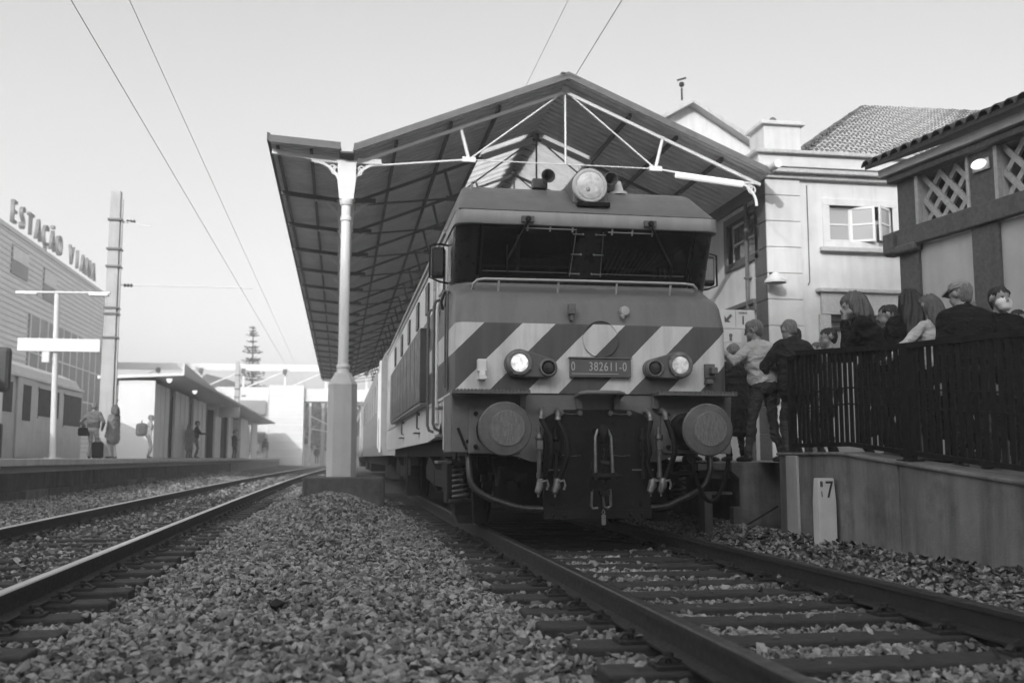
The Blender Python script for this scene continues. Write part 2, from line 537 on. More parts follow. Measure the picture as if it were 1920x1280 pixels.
# ------------------------------------------------------------------ ground
def left_track_x(y):
    d = max(0., y - 12.)
    return -5.23 + .00028 * d * d if y < 70 else -5.23 + .00028 * 58 * 58 + (y - 70) * .0325
def bed_z(x, y):
    """top of the ballast"""
    xl = left_track_x(y)
    z = -.215
    if abs(x) < 1.75: z = max(z, -.205)
    if x > 1.3:
        z += .21 * smoothstep(1.35, 2.0, x)
    if x < -1.3 and x > xl + 1.3:
        c = (xl + 1.3 - 1.3) / 2; w = (-1.3 - (xl + 1.3)) / 2
        t = max(0., 1 - abs(x - c) / w)
        s = t * t * (3 - 2 * t)
        z += s * (.10 + .30 * smoothstep(8., 16.5, y) * (1 - smoothstep(21, 30, y)) * .95)
    if x < xl - 1.3:
        z += .17 * smoothstep(0., 1., (xl - 1.3 - x) / max(.3, (xl - 1.3 + 8.6)))
    return z + .02 * math.sin(x * 3.1 + y * .7) * math.sin(y * 1.3 - x)
mb = MB().add([(-400, -120, -.6), (500, -120, -.6), (500, 900, -.6), (-400, 900, -.6)], [(0, 1, 2, 3)])
tag(build('ground', mb, 'ground_earth'), kind='structure')
mb = MB()
xs = np.linspace(-8.8, 2.2, 56); ys = np.concatenate([np.linspace(1.5, 30, 90), np.linspace(31, 110, 50)])
mb.add([(x, y, bed_z(x, y) - .02) for y in ys for x in xs],
       [(j * 56 + i, j * 56 + i + 1, (j + 1) * 56 + i + 1, (j + 1) * 56 + i) for j in range(len(ys) - 1) for i in range(55)], 0, True)
tag(build('ballast_bed', mb, 'ground_earth'), kind='structure')

# unseen hill added behind the camera, its outline shaped to shade the near station
t_el = math.tan(R(SUN_EL)); sa, ca = math.sin(R(SUN_AZ)), math.cos(R(SUN_AZ))
D_H = 75.
mb = MB(); rings = []
for k in range(81):
    n = -90 + k * 1.75
    h = 14.3 + (n + 1.4) * .34 if n < -1.4 else 14.3 + .3 * min(n + 1.4, 12)
    h = max(h, 6.5) + .5 * math.sin(n * .55) + .35 * math.sin(n * 1.37 + 1) + .2 * math.sin(n * 2.9)
    hh = h + D_H * t_el
    def W(s_, z_):
        return (n * ca + (s_) * sa, -n * sa + (s_) * ca, z_)
    rings.append([W(-D_H + 14, -1.), W(-D_H + 3, hh * .72), W(-D_H, hh), W(-D_H - 22, -1.)])
mb.loft(rings, m=0)
tag(build('shade_hill', mb, 'hillside'), kind='structure')

# ------------------------------------------------------------------ railway tracks
RAIL = [(-.07, -.159), (.07, -.159), (.07, -.148), (.012, -.128), (.012, -.045), (.036, -.036), (.036, -.008), (.028, 0), (-.028, 0), (-.036, -.008), (-.036, -.036), (-.012, -.045), (-.012, -.128), (-.07, -.148)]
def rail_mesh(parent, fx, y0, y1, step, head):
    mb = MB(); n = int((y1 - y0) / step) + 1
    rings = [[(fx(y0 + i * step) + u, y0 + i * step, v) for u, v in RAIL] for i in range(n)]
    k = len(RAIL)
    mb.loft(rings, closed=True, caps=True)
    for i in range(n - 1):
        for j in (6, 7, 8):
            mb.m[i * k + j] = 1
    return build('rail', mb, ['rail_side', head], parent)
# one sleeper with its chairs and spring clips
def sleeper_mesh():
    mb = MB().box(-1.32, 1.32, -.125, .125, -.33, -.168)
    o = build('sleeper', mb, 'sleeper_wood', bevel=.012)
    return o
def clip_mesh():
    mb = MB()
    mb.cbox((0, 0, -.158), (.40, .16, .018))
    for s in (-1, 1):
        mb.cyl((s * .125, 0, -.15), (s * .125, 0, -.095), .014, n=6)
        mb.cyl((s * .125, 0, -.118), (s * .125, 0, -.1), .024, n=6)
        mb.bar((s * .07, 0, -.137), (s * .115, 0, -.122), .05, .010)
        mb.bar((s * .115, 0, -.122), (s * .165, 0, -.124), .05, .010)
        mb.bar((s * .165, 0, -.124), (s * .185, 0, -.145), .05, .010)
    me = bpy.data.meshes.new('rail_clip')
    me.from_pydata(mb.v, [], mb.f); me.materials.append(MATS['rail_side'])
    return me
SL = sleeper_mesh(); SLM = SL.data
bpy.data.objects.remove(SL)
CLM = clip_mesh()
def track(label, fx, head, y0, y1, clip_to):
    root = empty('railway_track', (fx(0), 0, 0), label, 'railway track')
    WOFF[root.name] = Vector((fx(0), 0, 0))
    for s in (-.87, .87):
        rail_mesh(root, lambda y: fx(y) + s, -1.5, y1, .75 if fx(40) != 0 else 5., head)
    k = 0; y = y0
    while y < y1 and k < 200:
        xx = fx(y) - fx(0); j = random.uniform(-.02, .02)
        s = inst('sleeper', SLM, root, (xx + random.uniform(-.03, .03), y + j, random.uniform(-.006, .004)), (0, 0, random.uniform(-.008, .008)))
        if not s.modifiers:
            b = s.modifiers.new('bevel', 'BEVEL'); b.width = .014; b.segments = 2
        if y < clip_to:
            for q in (-.87, .87):
                inst('rail_clip', CLM, s, (q - (s.location.x - xx), 0, 0))
        y += .6; k += 1
    return root
def main_x(y): return 0.
track('dull railed track that the striped locomotive stands on', main_x, 'rail_head_dull', 2.7, 27.5, 13.)
track('empty track with bright rails along the island platform', left_track_x, 'rail_head_bright', 2.9, 108., 22.)

# ------------------------------------------------------------------ gravel
def rock_variants(k, seed):
    rnd = np.random.RandomState(seed); out = []
    for _ in range(k):
        bm = bmesh.new()
        p = rnd.normal(size=(11, 3)); p /= np.linalg.norm(p, axis=1)[:, None]
        p *= rnd.uniform(.75, 1.1, (11, 1)); p *= np.array([1., rnd.uniform(.6, .9), rnd.uniform(.5, .75)])
        vs = [bm.verts.new(q) for q in p]
        r = bmesh.ops.convex_hull(bm, input=vs)
        bmesh.ops.delete(bm, geom=[g for g in r['geom_interior'] if isinstance(g, bmesh.types.BMVert)], context='VERTS')
        bmesh.ops.triangulate(bm, faces=bm.faces)
        bm.verts.index_update()
        out.append((np.array([v.co[:] for v in bm.verts]), np.array([[v.index for v in f.verts] for f in bm.faces])))
        bm.free()
    return out
def scatter(pos, size, seed, k=14):
    rnd = np.random.RandomState(seed)
    var = rock_variants(k, seed); VV = []; TT = []; base = 0
    idx = rnd.randint(0, k, len(pos))
    for q in range(k):
        sel = np.where(idx == q)[0]
        if len(sel) == 0: continue
        v, t = var[q]; n = len(sel)
        a = rnd.uniform(0, 2 * np.pi, n); tx = rnd.normal(0, .5, n); ty = rnd.normal(0, .5, n)
        ca_, sa_ = np.cos(a), np.sin(a); cx, sx = np.cos(tx), np.sin(tx); cy, sy = np.cos(ty), np.sin(ty)
        Z = np.zeros(n); O = np.ones(n)
        Rz = np.stack([np.stack([ca_, -sa_, Z], 1), np.stack([sa_, ca_, Z], 1), np.stack([Z, Z, O], 1)], 1)
        Rx = np.stack([np.stack([O, Z, Z], 1), np.stack([Z, cx, -sx], 1), np.stack([Z, sx, cx], 1)], 1)
        Ry = np.stack([np.stack([cy, Z, sy], 1), np.stack([Z, O, Z], 1), np.stack([-sy, Z, cy], 1)], 1)
        M = Rx @ Ry @ Rz
        P = np.einsum('nij,vj->nvi', M, v) * size[sel][:, None, None] + pos[sel][:, None, :]
        VV.append(P.reshape(-1, 3))
        TT.append((t[None] + (np.arange(n) * len(v))[:, None, None] + base).reshape(-1, 3))
        base += n * len(v)
    return np.concatenate(VV), np.concatenate(TT)
def gravel():
    rnd = np.random.RandomState(11)
    pts = []; sz = []
    C0 = np.array([-2.47, 0.]); th = R(9.615)
    for (y0, y1, dens, s0, s1) in ((3.2, 7.5, 900, .017, .036), (7.5, 12.5, 620, .018, .036), (12.5, 20, 360, .024, .04), (20, 32, 200, .03, .05), (32, 60, 60, .05, .08)):
        n = int(dens * (y1 - y0) * 10.9)
        x = rnd.uniform(-8.7, 2.2, n); y = rnd.uniform(y0, y1, n)
        dx, dy = x - C0[0], y - C0[1]
        fwd = dx * np.sin(th) + dy * np.cos(th); lat = dx * np.cos(th) - dy * np.sin(th)
        ok = (np.abs(lat) < fwd * .54 + .3)
        x, y = x[ok], y[ok]
        for a, b in zip(x, y):
            xl = left_track_x(b)
            if b > 10.2 and -1.15 < a < 1.4: continue
            if b > 22 and a > -1.6: continue
            if -3.2 < a < -1.65 and b > 18.2: continue
            r = rnd.rand()
            z = bed_z(a, b)
            on = False
            for cx, ph in ((0., 2.7), (xl, 2.9)):
                if abs(a - cx) < 1.36:
                    q = ((b - ph + .3) % .6) - .3
                    if abs(q) < .15: on = True
                    if min(abs(a - cx - .87), abs(a - cx + .87)) < .1: on = True
            if on and r > (.03 if abs(a) < 2 or min(abs(a - xl - .87), abs(a - xl + .87)) < .1 or a > xl + .9 else .35): continue
            s = (s0 * .8 + (s1 * 1.15 - s0 * .8) * rnd.rand() ** 1.3) * (1.5 if rnd.rand() < .05 else 1.)
            pts.append((a, b, z + rnd.uniform(-.012, .016) + (.05 if on else 0))); sz.append(s)
    V, T = scatter(np.array(pts), np.array(sz), 5)
    me = tri_mesh('gravel', V, T, 'stone')
    o = bpy.data.objects.new('gravel', me); link(o)
    return tag(o, 'grey crushed stone ballast spread between and beside the tracks', 'gravel', kind='stuff')
gravel()
# dry dark leaves blown against the ramp wall, as loose litter
mb = MB()
for _ in range(420):
    y = random.uniform(4.2, 10.2); x = 2.0 - abs(random.gauss(0, .22)) - .02
    if x < 1.1: continue
    c = Vector((x, y, bed_z(x, y) + random.uniform(.012, .045))); s = random.uniform(.02, .05)
    M = Euler((random.uniform(-.7, .7), random.uniform(-.7, .7), random.uniform(0, 6.3))).to_matrix()
    mb.add([c + M @ Vector(q) * s for q in ((-1, 0, .1), (-.3, -.45, -.1), (.6, -.35, .05), (1, 0, .25), (.6, .4, 0), (-.3, .45, -.12))], [(0, 1, 2, 5), (2, 3, 4, 5)])
tag(build('leaf_litter', mb, 'leaf_dark'), 'dark dry leaves littered on the gravel below the ramp wall', 'leaves', kind='stuff')
for (x, y, s) in ((-2.80, 6.36, .085), (-3.15, 4.72, .055), (-3.32, 4.55, .05)):
    V, T = scatter(np.array([[x, y, bed_z(x, y) + .02]]), np.array([s]), int(y * 100))
    me = tri_mesh('dark_stone', V, T, 'leaf_dark')
    o = bpy.data.objects.new('dark_stone', me); link(o)
    tag(o, {6.36: 'largest dark clump lying on the pale gravel between the tracks', 4.72: 'dark stone near the bottom edge, closest to the dark gap between stones',
            4.55: 'small dark stone lying nearest the left track at the bottom'}[y], 'stone', 'dark clumps on the gravel')
# ------------------------------------------------------------------ locomotive
LX = .04
loco = empty('locomotive', (LX, 9.85, 0), 'locomotive with diagonal stripes on its nose and a big round lamp on its roof', 'locomotive')
L_END = 24.6
def ring(z, yf, w, r, yb, ry=None, n=7):
    ry = ry or r
    pts = [(LX - w, yb, z)]
    for i in range(n):
        a = math.pi - (math.pi / 2) * i / (n - 1)
        pts.append((LX - w + r + r * math.cos(a), yf + ry - ry * math.sin(a), z))
    for i in range(n):
        a = math.pi / 2 - (math.pi / 2) * i / (n - 1)
        pts.append((LX + w - r + r * math.cos(a), yf + ry - ry * math.sin(a), z))
    pts.append((LX + w, yb, z))
    return pts
def shell(name, levels, mats, ms=None, parent=loco, smooth=True):
    rs = [ring(*l) for l in levels]
    mb = MB().loft(rs, ms=ms, smooth=smooth)
    n = len(rs[0])
    o = build(name, mb, mats, parent)
    return o
Yb = L_END
def edge_split(o, a=35):
    m = o.modifiers.new('edges', 'EDGE_SPLIT'); m.split_angle = R(a)
nose = shell('nose', [(1.395, 9.84, 1.40, .10, Yb), (2.06, 9.845, 1.40, .10, Yb), (2.092, 9.85, 1.40, .10, Yb)], ['nose_stripes'])
nose_up = shell('nose_top', [(2.092, 9.85, 1.40, .10, Yb), (2.30, 9.91, 1.39, .13, Yb), (2.36, 9.94, 1.385, .16, Yb), (2.41, 10.0, 1.38, .2, Yb), (2.45, 10.10, 1.38, .22, Yb), (2.535, 10.285, 1.39, .24, Yb), (2.57, 10.30, 1.39, .24, Yb)], ['nose_upper'])
tag(nose_up, 'upper nose leaning back in plain darker paint')
edge_split(nose_up, 40)
# windscreen band: black surround with two real openings in front of a dark cab
lo, hi = 2.57, 3.135
def band_y(z): return 10.30 + (9.985 - 10.30) * (z - lo) / (hi - lo)
mb = MB()
def corner(sgn):
    for_side = []
    for z, w, r, ry in ((lo, 1.392, .24, .2), (hi, 1.392, .24, .2)):
        pts = [(LX + sgn * w, 10.72 + .12 * (z < 3), z)]
        for i in range(9):
            a = (math.pi / 2) * i / 8
            pts.append((LX + sgn * (w - r + r * math.cos(a)), band_y(z) + ry - ry * math.sin(a), z))
        for_side.append(pts)
    mb.loft(for_side, smooth=True)
corner(-1); corner(1)
def band_quad(x0, x1, z0, z1, d=0.):
    mb.add([(x0, band_y(z0) + d, z0), (x1, band_y(z0) + d, z0), (x1, band_y(z1) + d, z1), (x0, band_y(z1) + d, z1)], [(0, 1, 2, 3)])
WX = [(-1.06, -.135), (.215, 1.14)]      # glass openings
wl, wr = -1.12 + LX, 1.12 + LX
Z0, Z1 = 2.66, 3.09
band_quad(wl, wr + .02, lo, Z0); band_quad(wl, wr + .02, Z1, hi)
band_quad(wl, WX[0][0], Z0, Z1); band_quad(WX[0][1], WX[1][0], Z0, Z1); band_quad(WX[1][1], wr + .02, Z0, Z1)
build('windscreen_surround', mb, 'loco_black', loco)
for x0, x1 in WX:
    mb = MB()
    y0, y1 = band_y(Z0) + .012, band_y(Z1) + .012
    mb.add([(x0 - .01, y0, Z0 - .01), (x1 + .01, y0, Z0 - .01), (x1 + .01, y1, Z1 + .01), (x0 - .01, y1, Z1 + .01),
            (x0 - .01, y0 + .008, Z0 - .01), (x1 + .01, y0 + .008, Z0 - .01), (x1 + .01, y1 + .008, Z1 + .01), (x0 - .01, y1 + .008, Z1 + .01)],
           [(0, 1, 2, 3), (7, 6, 5, 4), (0, 4, 5, 1), (1, 5, 6, 2), (2, 6, 7, 3), (3, 7, 4, 0)])
    w = build('windscreen', mb, 'cab_glass', loco)
    mb = MB()      # rubber gasket round the glass
    t = .022
    for (a0, b0, a1, b1) in ((x0 - t, Z0 - t, x1 + t, Z0), (x0 - t, Z1, x1 + t, Z1 + t), (x0 - t, Z0, x0, Z1), (x1, Z0, x1 + t, Z1)):
        mb.add([(a0, band_y(b0) - .008, b0), (a1, band_y(b0) - .008, b0), (a1, band_y(b1) - .008, b1), (a0, band_y(b1) - .008, b1),
                (a0, band_y(b0) + .01, b0), (a1, band_y(b0) + .01, b0), (a1, band_y(b1) + .01, b1), (a0, band_y(b1) + .01, b1)],
               [(0, 1, 2, 3), (7, 6, 5, 4), (0, 4, 5, 1), (1, 5, 6, 2), (2, 6, 7, 3), (3, 7, 4, 0)])
    build('gasket', mb, 'rubber', w)
# cab interior seen through the glass
mb = MB().box(LX - 1.33, LX + 1.33, 12.05, 12.1, 2.2, 3.25).box(LX - 1.33, LX + 1.33, 10.5, 12.05, 2.2, 2.24).box(LX - 1.33, LX + 1.33, 10.35, 12.05, 3.2, 3.24)
build('cab_interior', mb, 'dark_iron', loco)
mb = MB().box(LX - 1.2, LX - .1, 10.45, 10.8, 2.5, 2.68).box(LX + .25, LX + 1.2, 10.45, 10.8, 2.5, 2.66)
build('driver_desk', mb, 'plate_grey', loco, bevel=.02)
mb = MB()
for x in (-.62, .75):
    mb.box(x - .22, x + .22, 11.3, 11.42, 2.3, 2.95)
build('cab_seat', mb, 'coach_dark', loco, bevel=.04)
mb = MB()
for i in range(7):
    mb.box(.93 + i * .028, .953 + i * .028, 10.55, 10.56, 2.68, 2.84, i % 2)
build('sun_blind', mb, ['coach_dark', 'cloth_white'], loco)
for k in range(13):  # slanted slats added to imitate a reflection on the right-hand glass
    x = .36 + k * .052
    build('reflection_slat', MB().bar((x - .10, 10.62, 2.72 + .012 * max(0, k - 3)), (x + .06, 10.60, 3.06 - .006 * k), .014, .02), 'cloth_pale', loco)
build('cab_pole', MB().cyl((-.60, 10.7, 2.78), (-.585, 10.7, 3.18), .022, n=8), 'cloth_light', loco)
# light band over the windscreens, roof front, roof
brow = shell('brow', [(3.118, 10.01, 1.405, .2, Yb, .2), (3.118, 9.955, 1.40, .14, Yb, .14), (3.135, 9.945, 1.402, .14, Yb, .14), (3.24, 9.945, 1.385, .11, Yb, .12), (3.255, 9.955, 1.395, .1, Yb, .12)], ['brow_paint'])
edge_split(brow)
roof = shell('cab_roof', [(3.255, 9.975, 1.385, .09, Yb), (3.27, 9.985, 1.38, .09, Yb), (3.62, 10.50, 1.27, .05, Yb), (3.655, 10.57, 1.24, .06, Yb), (3.74, 10.95, 1.05, .1, Yb), (3.80, 11.6, .6, .1, Yb), (3.82, 11.9, .2, .1, Yb)], ['loco_orange'])
edge_split(roof, 25)
mb = MB().tube([(LX - 1.36, 9.99, 3.262), (LX + 1.36, 9.99, 3.262)], .012, 6)
build('rain_strip', mb, 'loco_black', loco)
# side skirts, end wall
for s in (-1, 1):
    mb = MB().prism([(11.45, 1.395), (11.45, 1.16), (11.75, 1.02), (13.2, .96), (Yb, .93), (Yb, 1.395)], 'x', LX + s * 1.385, LX + s * 1.35)
    build('side_skirt', mb, 'loco_white', loco)
for s in (-1, 1):
    mb = MB().add([(LX + s * 1.391, 10.70, 2.56), (LX + s * 1.391, Yb, 2.56), (LX + s * 1.391, Yb, 3.13), (LX + s * 1.391, 10.60, 3.13), (LX + s * 1.30, 10.70, 2.56), (LX + s * 1.30, Yb, 2.56), (LX + s * 1.32, Yb, 3.13), (LX + s * 1.32, 10.60, 3.13)],
                  [(0, 1, 2, 3), (7, 6, 5, 4), (0, 4, 5, 1), (1, 5, 6, 2), (2, 6, 7, 3), (3, 7, 4, 0)])
    build('upper_side', mb, 'loco_white', loco)
mb = MB().box(LX - 1.39, LX + 1.39, Yb - .02, Yb + .01, 1., 3.3)
build('end_wall', mb, 'loco_white', loco)
# headstock beam
mb = MB()
poly = [(-1.40, 1.392), (-1.38, .815), (-.86, .805), (-.60, .72), (-.5, .72), (.6, .72), (.68, .72), (.95, .805), (1.46, .80), (1.48, 1.392)]
mb.prism(poly, 'y', 9.86, 9.90)
mb.box(-1.40, -1.36, 9.9, 10.6, .815, 1.39).box(1.44, 1.48, 9.9, 10.6, .815, 1.39)
build('headstock', mb, 'loco_beam', loco, bevel=.006)
mb = MB().bar((-1.335, 9.855, 1.05), (-1.25, 9.855, .84), .025, .025, up=(0, 1, 0)).cyl((-1.24, 9.84, .92), (-1.24, 9.87, .92), .018, n=8)
build('grab_bar', mb, 'dark_iron', loco)
# buffers
for bx in (-.975, .975):
    x = bx
    mb = MB().cbox((x, 9.845, 1.03), (.52 if bx > 0 else .52, .03, .46))
    bf = build('buffer_base', mb, 'loco_beam', loco, bevel=.03)
    mb = MB()
    for dx in (-.19, .19):
        for dz in (-.16, .16):
            mb.cyl((x + dx, 9.80, 1.03 + dz), (x + dx, 9.835, 1.03 + dz), .022, n=6)
    build('bolt', mb, 'dark_iron', bf)
    mb = MB().lathe((x, 9.83, 1.025), (0, -1, 0), [(0, .185), (.06, .185), (.08, .15), (.34, .14), (.345, .11), (.56, .11), (.565, .2), (.59, .247)], 32)
    build('buffer_shank', mb, 'black_iron', bf)
    mb = MB().lathe((x, 9.83, 1.025), (0, -1, 0), [(.585, .235), (.60, .248), (.622, .25), (.634, .238), (.642, .165), (.645, .155), (.648, .0)], 48)
    build('buffer_head', mb, 'buffer_face', bf)
    mb = MB()
    a = random.Random(3 if bx > 0 else 4)
    mb.lathe((x + .02, 9.83, 1.03), (0, -1, 0), [(.649, .163), (.651, .160), (.6515, .0)], 40)
    build('wear_mark', mb, 'buffer_worn', bf)
# grating steps over the buffers and in the middle
def serrated(x0, x1, y0, y1, z, depth=.03, name='step_plate', round_l=False):
    mb = MB()
    n = max(4, int((x1 - x0) / .034))
    mb.box(x0, x1, y0, y1, z, z + .014)
    for i in range(n):
        a = x0 + (x1 - x0) * (i + .5) / n; w = (x1 - x0) / n
        mb.add([(a - w * .5, y0 - .006, z - .012), (a + w * .5, y0 - .006, z - .012), (a + w * .28, y0 - .006, z + .03), (a - w * .28, y0 - .006, z + .03),
                (a - w * .5, y1, z - .012), (a + w * .5, y1, z - .012), (a + w * .28, y1, z + .03), (a - w * .28, y1, z + .03)],
               [(0, 1, 2, 3), (7, 6, 5, 4), (0, 4, 5, 1), (1, 5, 6, 2), (2, 6, 7, 3), (3, 7, 4, 0)])
    o = build(name, mb, 'plate_grey', loco)
    return o
for x0, x1, br in ((-1.42, -.66, (-.70,)), (.62, 1.44, (.66,))):
    s = serrated(x0, x1, 9.60, 9.83, 1.385)
    mb = MB()
    for q in br:
        mb.prism([(9.78, 1.372), (9.858, 1.372), (9.858, 1.25), (9.80, 1.25)], 'x', q - .035, q + .035)
    build('step_bracket', mb, 'loco_beam', s, bevel=.004)
mb = MB().tube([(-.155, 9.84, 1.36), (-.15, 9.66, 1.385), (-.10, 9.62, 1.395), (.23, 9.62, 1.395), (.28, 9.66, 1.385), (.285, 9.84, 1.36)], .022, 8).box(-.13, .26, 9.64, 9.83, 1.385, 1.40)
s = build('coupler_step', mb, 'loco_beam', loco)
for q in (-.13, .255):
    build('step_bracket', MB().prism([(9.78, 1.38), (9.858, 1.38), (9.858, 1.24), (9.80, 1.24)], 'x', q - .03, q + .03), 'loco_beam', s, bevel=.004)
# plough plate with rivets and slot
mb = MB()
poly = [(-.50, .17), (.59, .17), (.59, 1.14), (.50, 1.20), (.40, 1.235), (-.28, 1.235), (-.39, 1.20), (-.49, 1.14)]
mb.prism(poly, 'y', 9.80, 9.83)
plow = build('plough_plate', mb, 'black_iron', loco, bevel=.004)
mb = MB().box(-.502, .592, 9.778, 9.80, .165, .255)
build('plough_lip', mb, 'black_iron', plow, bevel=.006)
for x in (-.40, -.29, .38, .49):
    build('rivet', MB().lathe((x, 9.779, .205), (0, -1, 0), [(0, .022), (.012, .018), (.017, .0)], 10), 'black_iron', plow)
    build('rivet', MB().lathe((x, 9.799, .31), (0, -1, 0), [(0, .022), (.012, .018), (.017, .0)], 10), 'black_iron', plow)
for x in (-.32, -.13, .18, .37):
    build('bolt_head', MB().cyl((x, 9.80, 1.20), (x, 9.77, 1.20), .026, n=6), 'plate_grey', plow)
    build('bolt_head', MB().cyl((x, 9.80, .79), (x, 9.77, .79), .026, n=6), 'black_iron', plow)
for x, z in ((-.17, 1.10), (.22, 1.10), (-.17, .87), (.23, .87), (.33, 1.0), (-.26, 1.05)):
    build('rivet', MB().cyl((x, 9.80, z), (x, 9.785, z), .014, n=8), 'black_iron', plow)
mb = MB().box(-.34, .43, 9.793, 9.80, .925, .94)
mb.box(-.12, -.02, 9.783, 9.80, 1.03, 1.045).box(.10, .20, 9.783, 9.80, 1.03, 1.045).box(-.12, -.02, 9.783, 9.80, .955, .967).box(.10, .2, 9.783, 9.80, .955, .967)
build('seam', mb, 'dark_iron', plow)
for a, b in ((-.12, -.02), (.10, .20)):
    build('slot', MB().box(a, b, 9.795, 9.80, .967, 1.03), 'rubber', plow)
for z in (.79, 1.20):
    mb = MB()
    for x0, x1 in ((-.32, -.13), (.18, .37)):
        mb.tube([(x0, 9.765, z), ((x0 + x1) / 2, 9.765, z - .012), (x1, 9.765, z - .006)], .003, 5)
    build('lock_wire', mb, 'grey_steel', plow)
# draw hook with screw coupling
hk = MB()
hk.tube([(.05, 9.8, 1.02), (.05, 9.66, 1.02), (.05, 9.58, 1.04), (.05, 9.545, .99), (.05, 9.565, .93), (.05, 9.62, .91)], [.05, .055, .05, .045, .035, .02], 10)
hook = build('draw_hook', hk, 'black_iron', loco)
mb = MB()
for s in (-1, 1):
    mb.tube([(.05 + s * .05, 9.60, 1.03), (.05 + s * .078, 9.585, .96), (.05 + s * .082, 9.57, .80), (.05 + s * .085, 9.56, .62), (.05 + s * .085, 9.56, .58)], .016, 8)
mb.tube([(-.0, 9.60, 1.03), (.05, 9.595, 1.052), (.10, 9.60, 1.03)], .016, 8)
build('coupling_link', mb, 'grey_steel', hook)
mb = MB()
mb.cyl((-.07, 9.56, .585), (.17, 9.56, .585), .032, n=12).cyl((.17, 9.56, .585), (.23, 9.56, .585), .012, n=8)
for s in (-1, 1):
    mb.cyl((.05 + s * .085, 9.53, .585), (.05 + s * .085, 9.59, .585), .035, n=10)
n = 26
for i in range(12):
    z = .83 - i * .034
    mb.cyl((.05, 9.565, z), (.05, 9.565, z - .018), .028, .022, n=10)
mb.cyl((.05, 9.565, .86), (.05, 9.565, .44), .02, n=8)
mb.cyl((.02, 9.565, .72), (.10, 9.54, .70), .026, n=10)
mb.bar((-.06, 9.58, .72), (-.075, 9.59, .44), .03, .03)
mb.bar((.005, 9.56, .43), (.10, 9.56, .43), .05, .04)
build('coupling_screw', mb, 'black_iron', hook)
mb = MB().tube([(-.06, 9.60, .46), (-.065, 9.62, .30), (-.05, 9.62, .275), (.0, 9.62, .28)], .014, 8)
mb.tube([(.12, 9.6, .46), (.13, 9.62, .30), (.10, 9.62, .28), (.06, 9.61, .29), (.045, 9.6, .40)], .014, 8)
mb.tube([(.05, 9.6, .27), (.065, 9.6, .24), (.05, 9.6, .215), (.035, 9.6, .24)], .006, 6, closed=True)
mb.box(.03, .07, 9.59, 9.61, .10 + .02, .215)
build('coupling_shackle', mb, 'grey_steel', hook)
# brake hoses and cocks
for (hx, hz, col, dx, zz) in ((-.525, 1.235, 'grey_steel', .05, .58), (-.36, 1.225, 'dark_iron', .05, .56), (.545, 1.225, 'dark_iron', -.05, .56), (.705, 1.235, 'grey_steel', .06, .58)):
    s = 1 if hx > 0 else -1
    mb = MB()
    mb.tube([(hx, 9.84, hz - .02), (hx, 9.76, hz), (hx + .012 * s, 9.70, hz - .03), (hx + .015 * s, 9.685, hz - .07)], [.022, .025, .028, .025], 10)
    mb.cyl((hx + .015 * s, 9.685, hz - .07), (hx + .017 * s, 9.68, hz - .10), .031, n=10)
    hs = build('hose_elbow', mb, 'grey_steel', loco)
    mb = MB()
    x1 = hx + dx * .9
    mb.tube([(hx + .017 * s, 9.68, hz - .10), (x1 + .01, 9.63, hz - .25), (x1 + .02, 9.60, hz - .42), (x1 - .005, 9.62, .72), (x1 - dx * .9, 9.65, .58), (x1 - dx * 1.4, 9.66, .54)], .027, 10)
    build('brake_hose', mb, 'rubber', hs)
    mb = MB()
    ex = x1 - dx * 1.4
    mb.tube([(ex, 9.66, .56), (ex - .01, 9.655, .49), (ex - .04, 9.65, .43)], [.036, .042, .03], 10)
    mb.tube([(ex + .0, 9.62, .53), (ex + .05, 9.62, .545), (ex + .065, 9.62, .50), (ex + .05, 9.62, .455)], .014, 6)
    mb.ball((ex - .03, 9.645, .44), .03, 8, 6).cyl((ex - .03, 9.645, .43), (ex - .03, 9.645, .385), .01, n=6)
    build('coupling_head', mb, 'grey_steel', hs)
    vx = hx - .03 * (1 if s < 0 else 1.6) - (.0 if s < 0 else -.0)
    mb = MB()
    mb.cyl((vx, 9.74, hz - .17), (vx, 9.72, hz - .62), .022, n=10).cyl((vx, 9.73, hz - .25), (vx, 9.725, hz - .29), .04, n=6)
    mb.cbox((vx, 9.72, hz - .35), (.06, .06, .08)).cyl((vx, 9.72, hz - .41), (vx, 9.72, hz - .44), .038, n=6).cyl((vx, 9.72, hz - .62), (vx, 9.72, hz - .67), .03, n=8)
    build('brake_cock', mb, col, hs)
mb = MB().box(-.50, -.29, 9.785, 9.80, .635, .65).box(.40, .62, 9.785, 9.80, .635, .65)
build('hose_rest', mb, 'grey_steel', loco)
# bent guard pipes
for pts in ([(-1.22, 9.95, .80), (-1.215, 9.9, .62), (-1.19, 9.88, .50), (-1.08, 9.86, .40), (-.88, 9.85, .32), (-.70, 9.84, .275), (-.50, 9.84, .265)],
            [(1.26, 9.95, .80), (1.25, 9.9, .66), (1.2, 9.88, .52), (1.08, 9.86, .42), (.9, 9.85, .34), (.76, 9.84, .285), (.585, 9.84, .27)]):
    sm = []
    P = [Vector(p) for p in pts]
    for i in range(len(P) - 1):
        a, b, c, d = P[max(0, i - 1)], P[i], P[i + 1], P[min(len(P) - 1, i + 2)]
        for t in (0, .33, .66):
            sm.append(.5 * ((2 * b) + (c - a) * t + (2 * a - 5 * b + 4 * c - d) * t * t + (3 * b - a - 3 * c + d) * t ** 3))
    sm.append(P[-1])
    build('guard_pipe', MB().tube(sm, .032, 10), 'pipe_iron', loco)
pts = []
for i in range(22):
    t = i / 21
    pts.append((1.00 + .39 * t, 9.75, .75 - .42 * math.sin(math.pi * t) ** .7))
mb = MB().tube(pts, .022, 8).cyl((1.0, 9.9, .74), (1.0, 9.74, .75), .05, n=10)
build('jumper_cable', mb, 'rubber', loco)
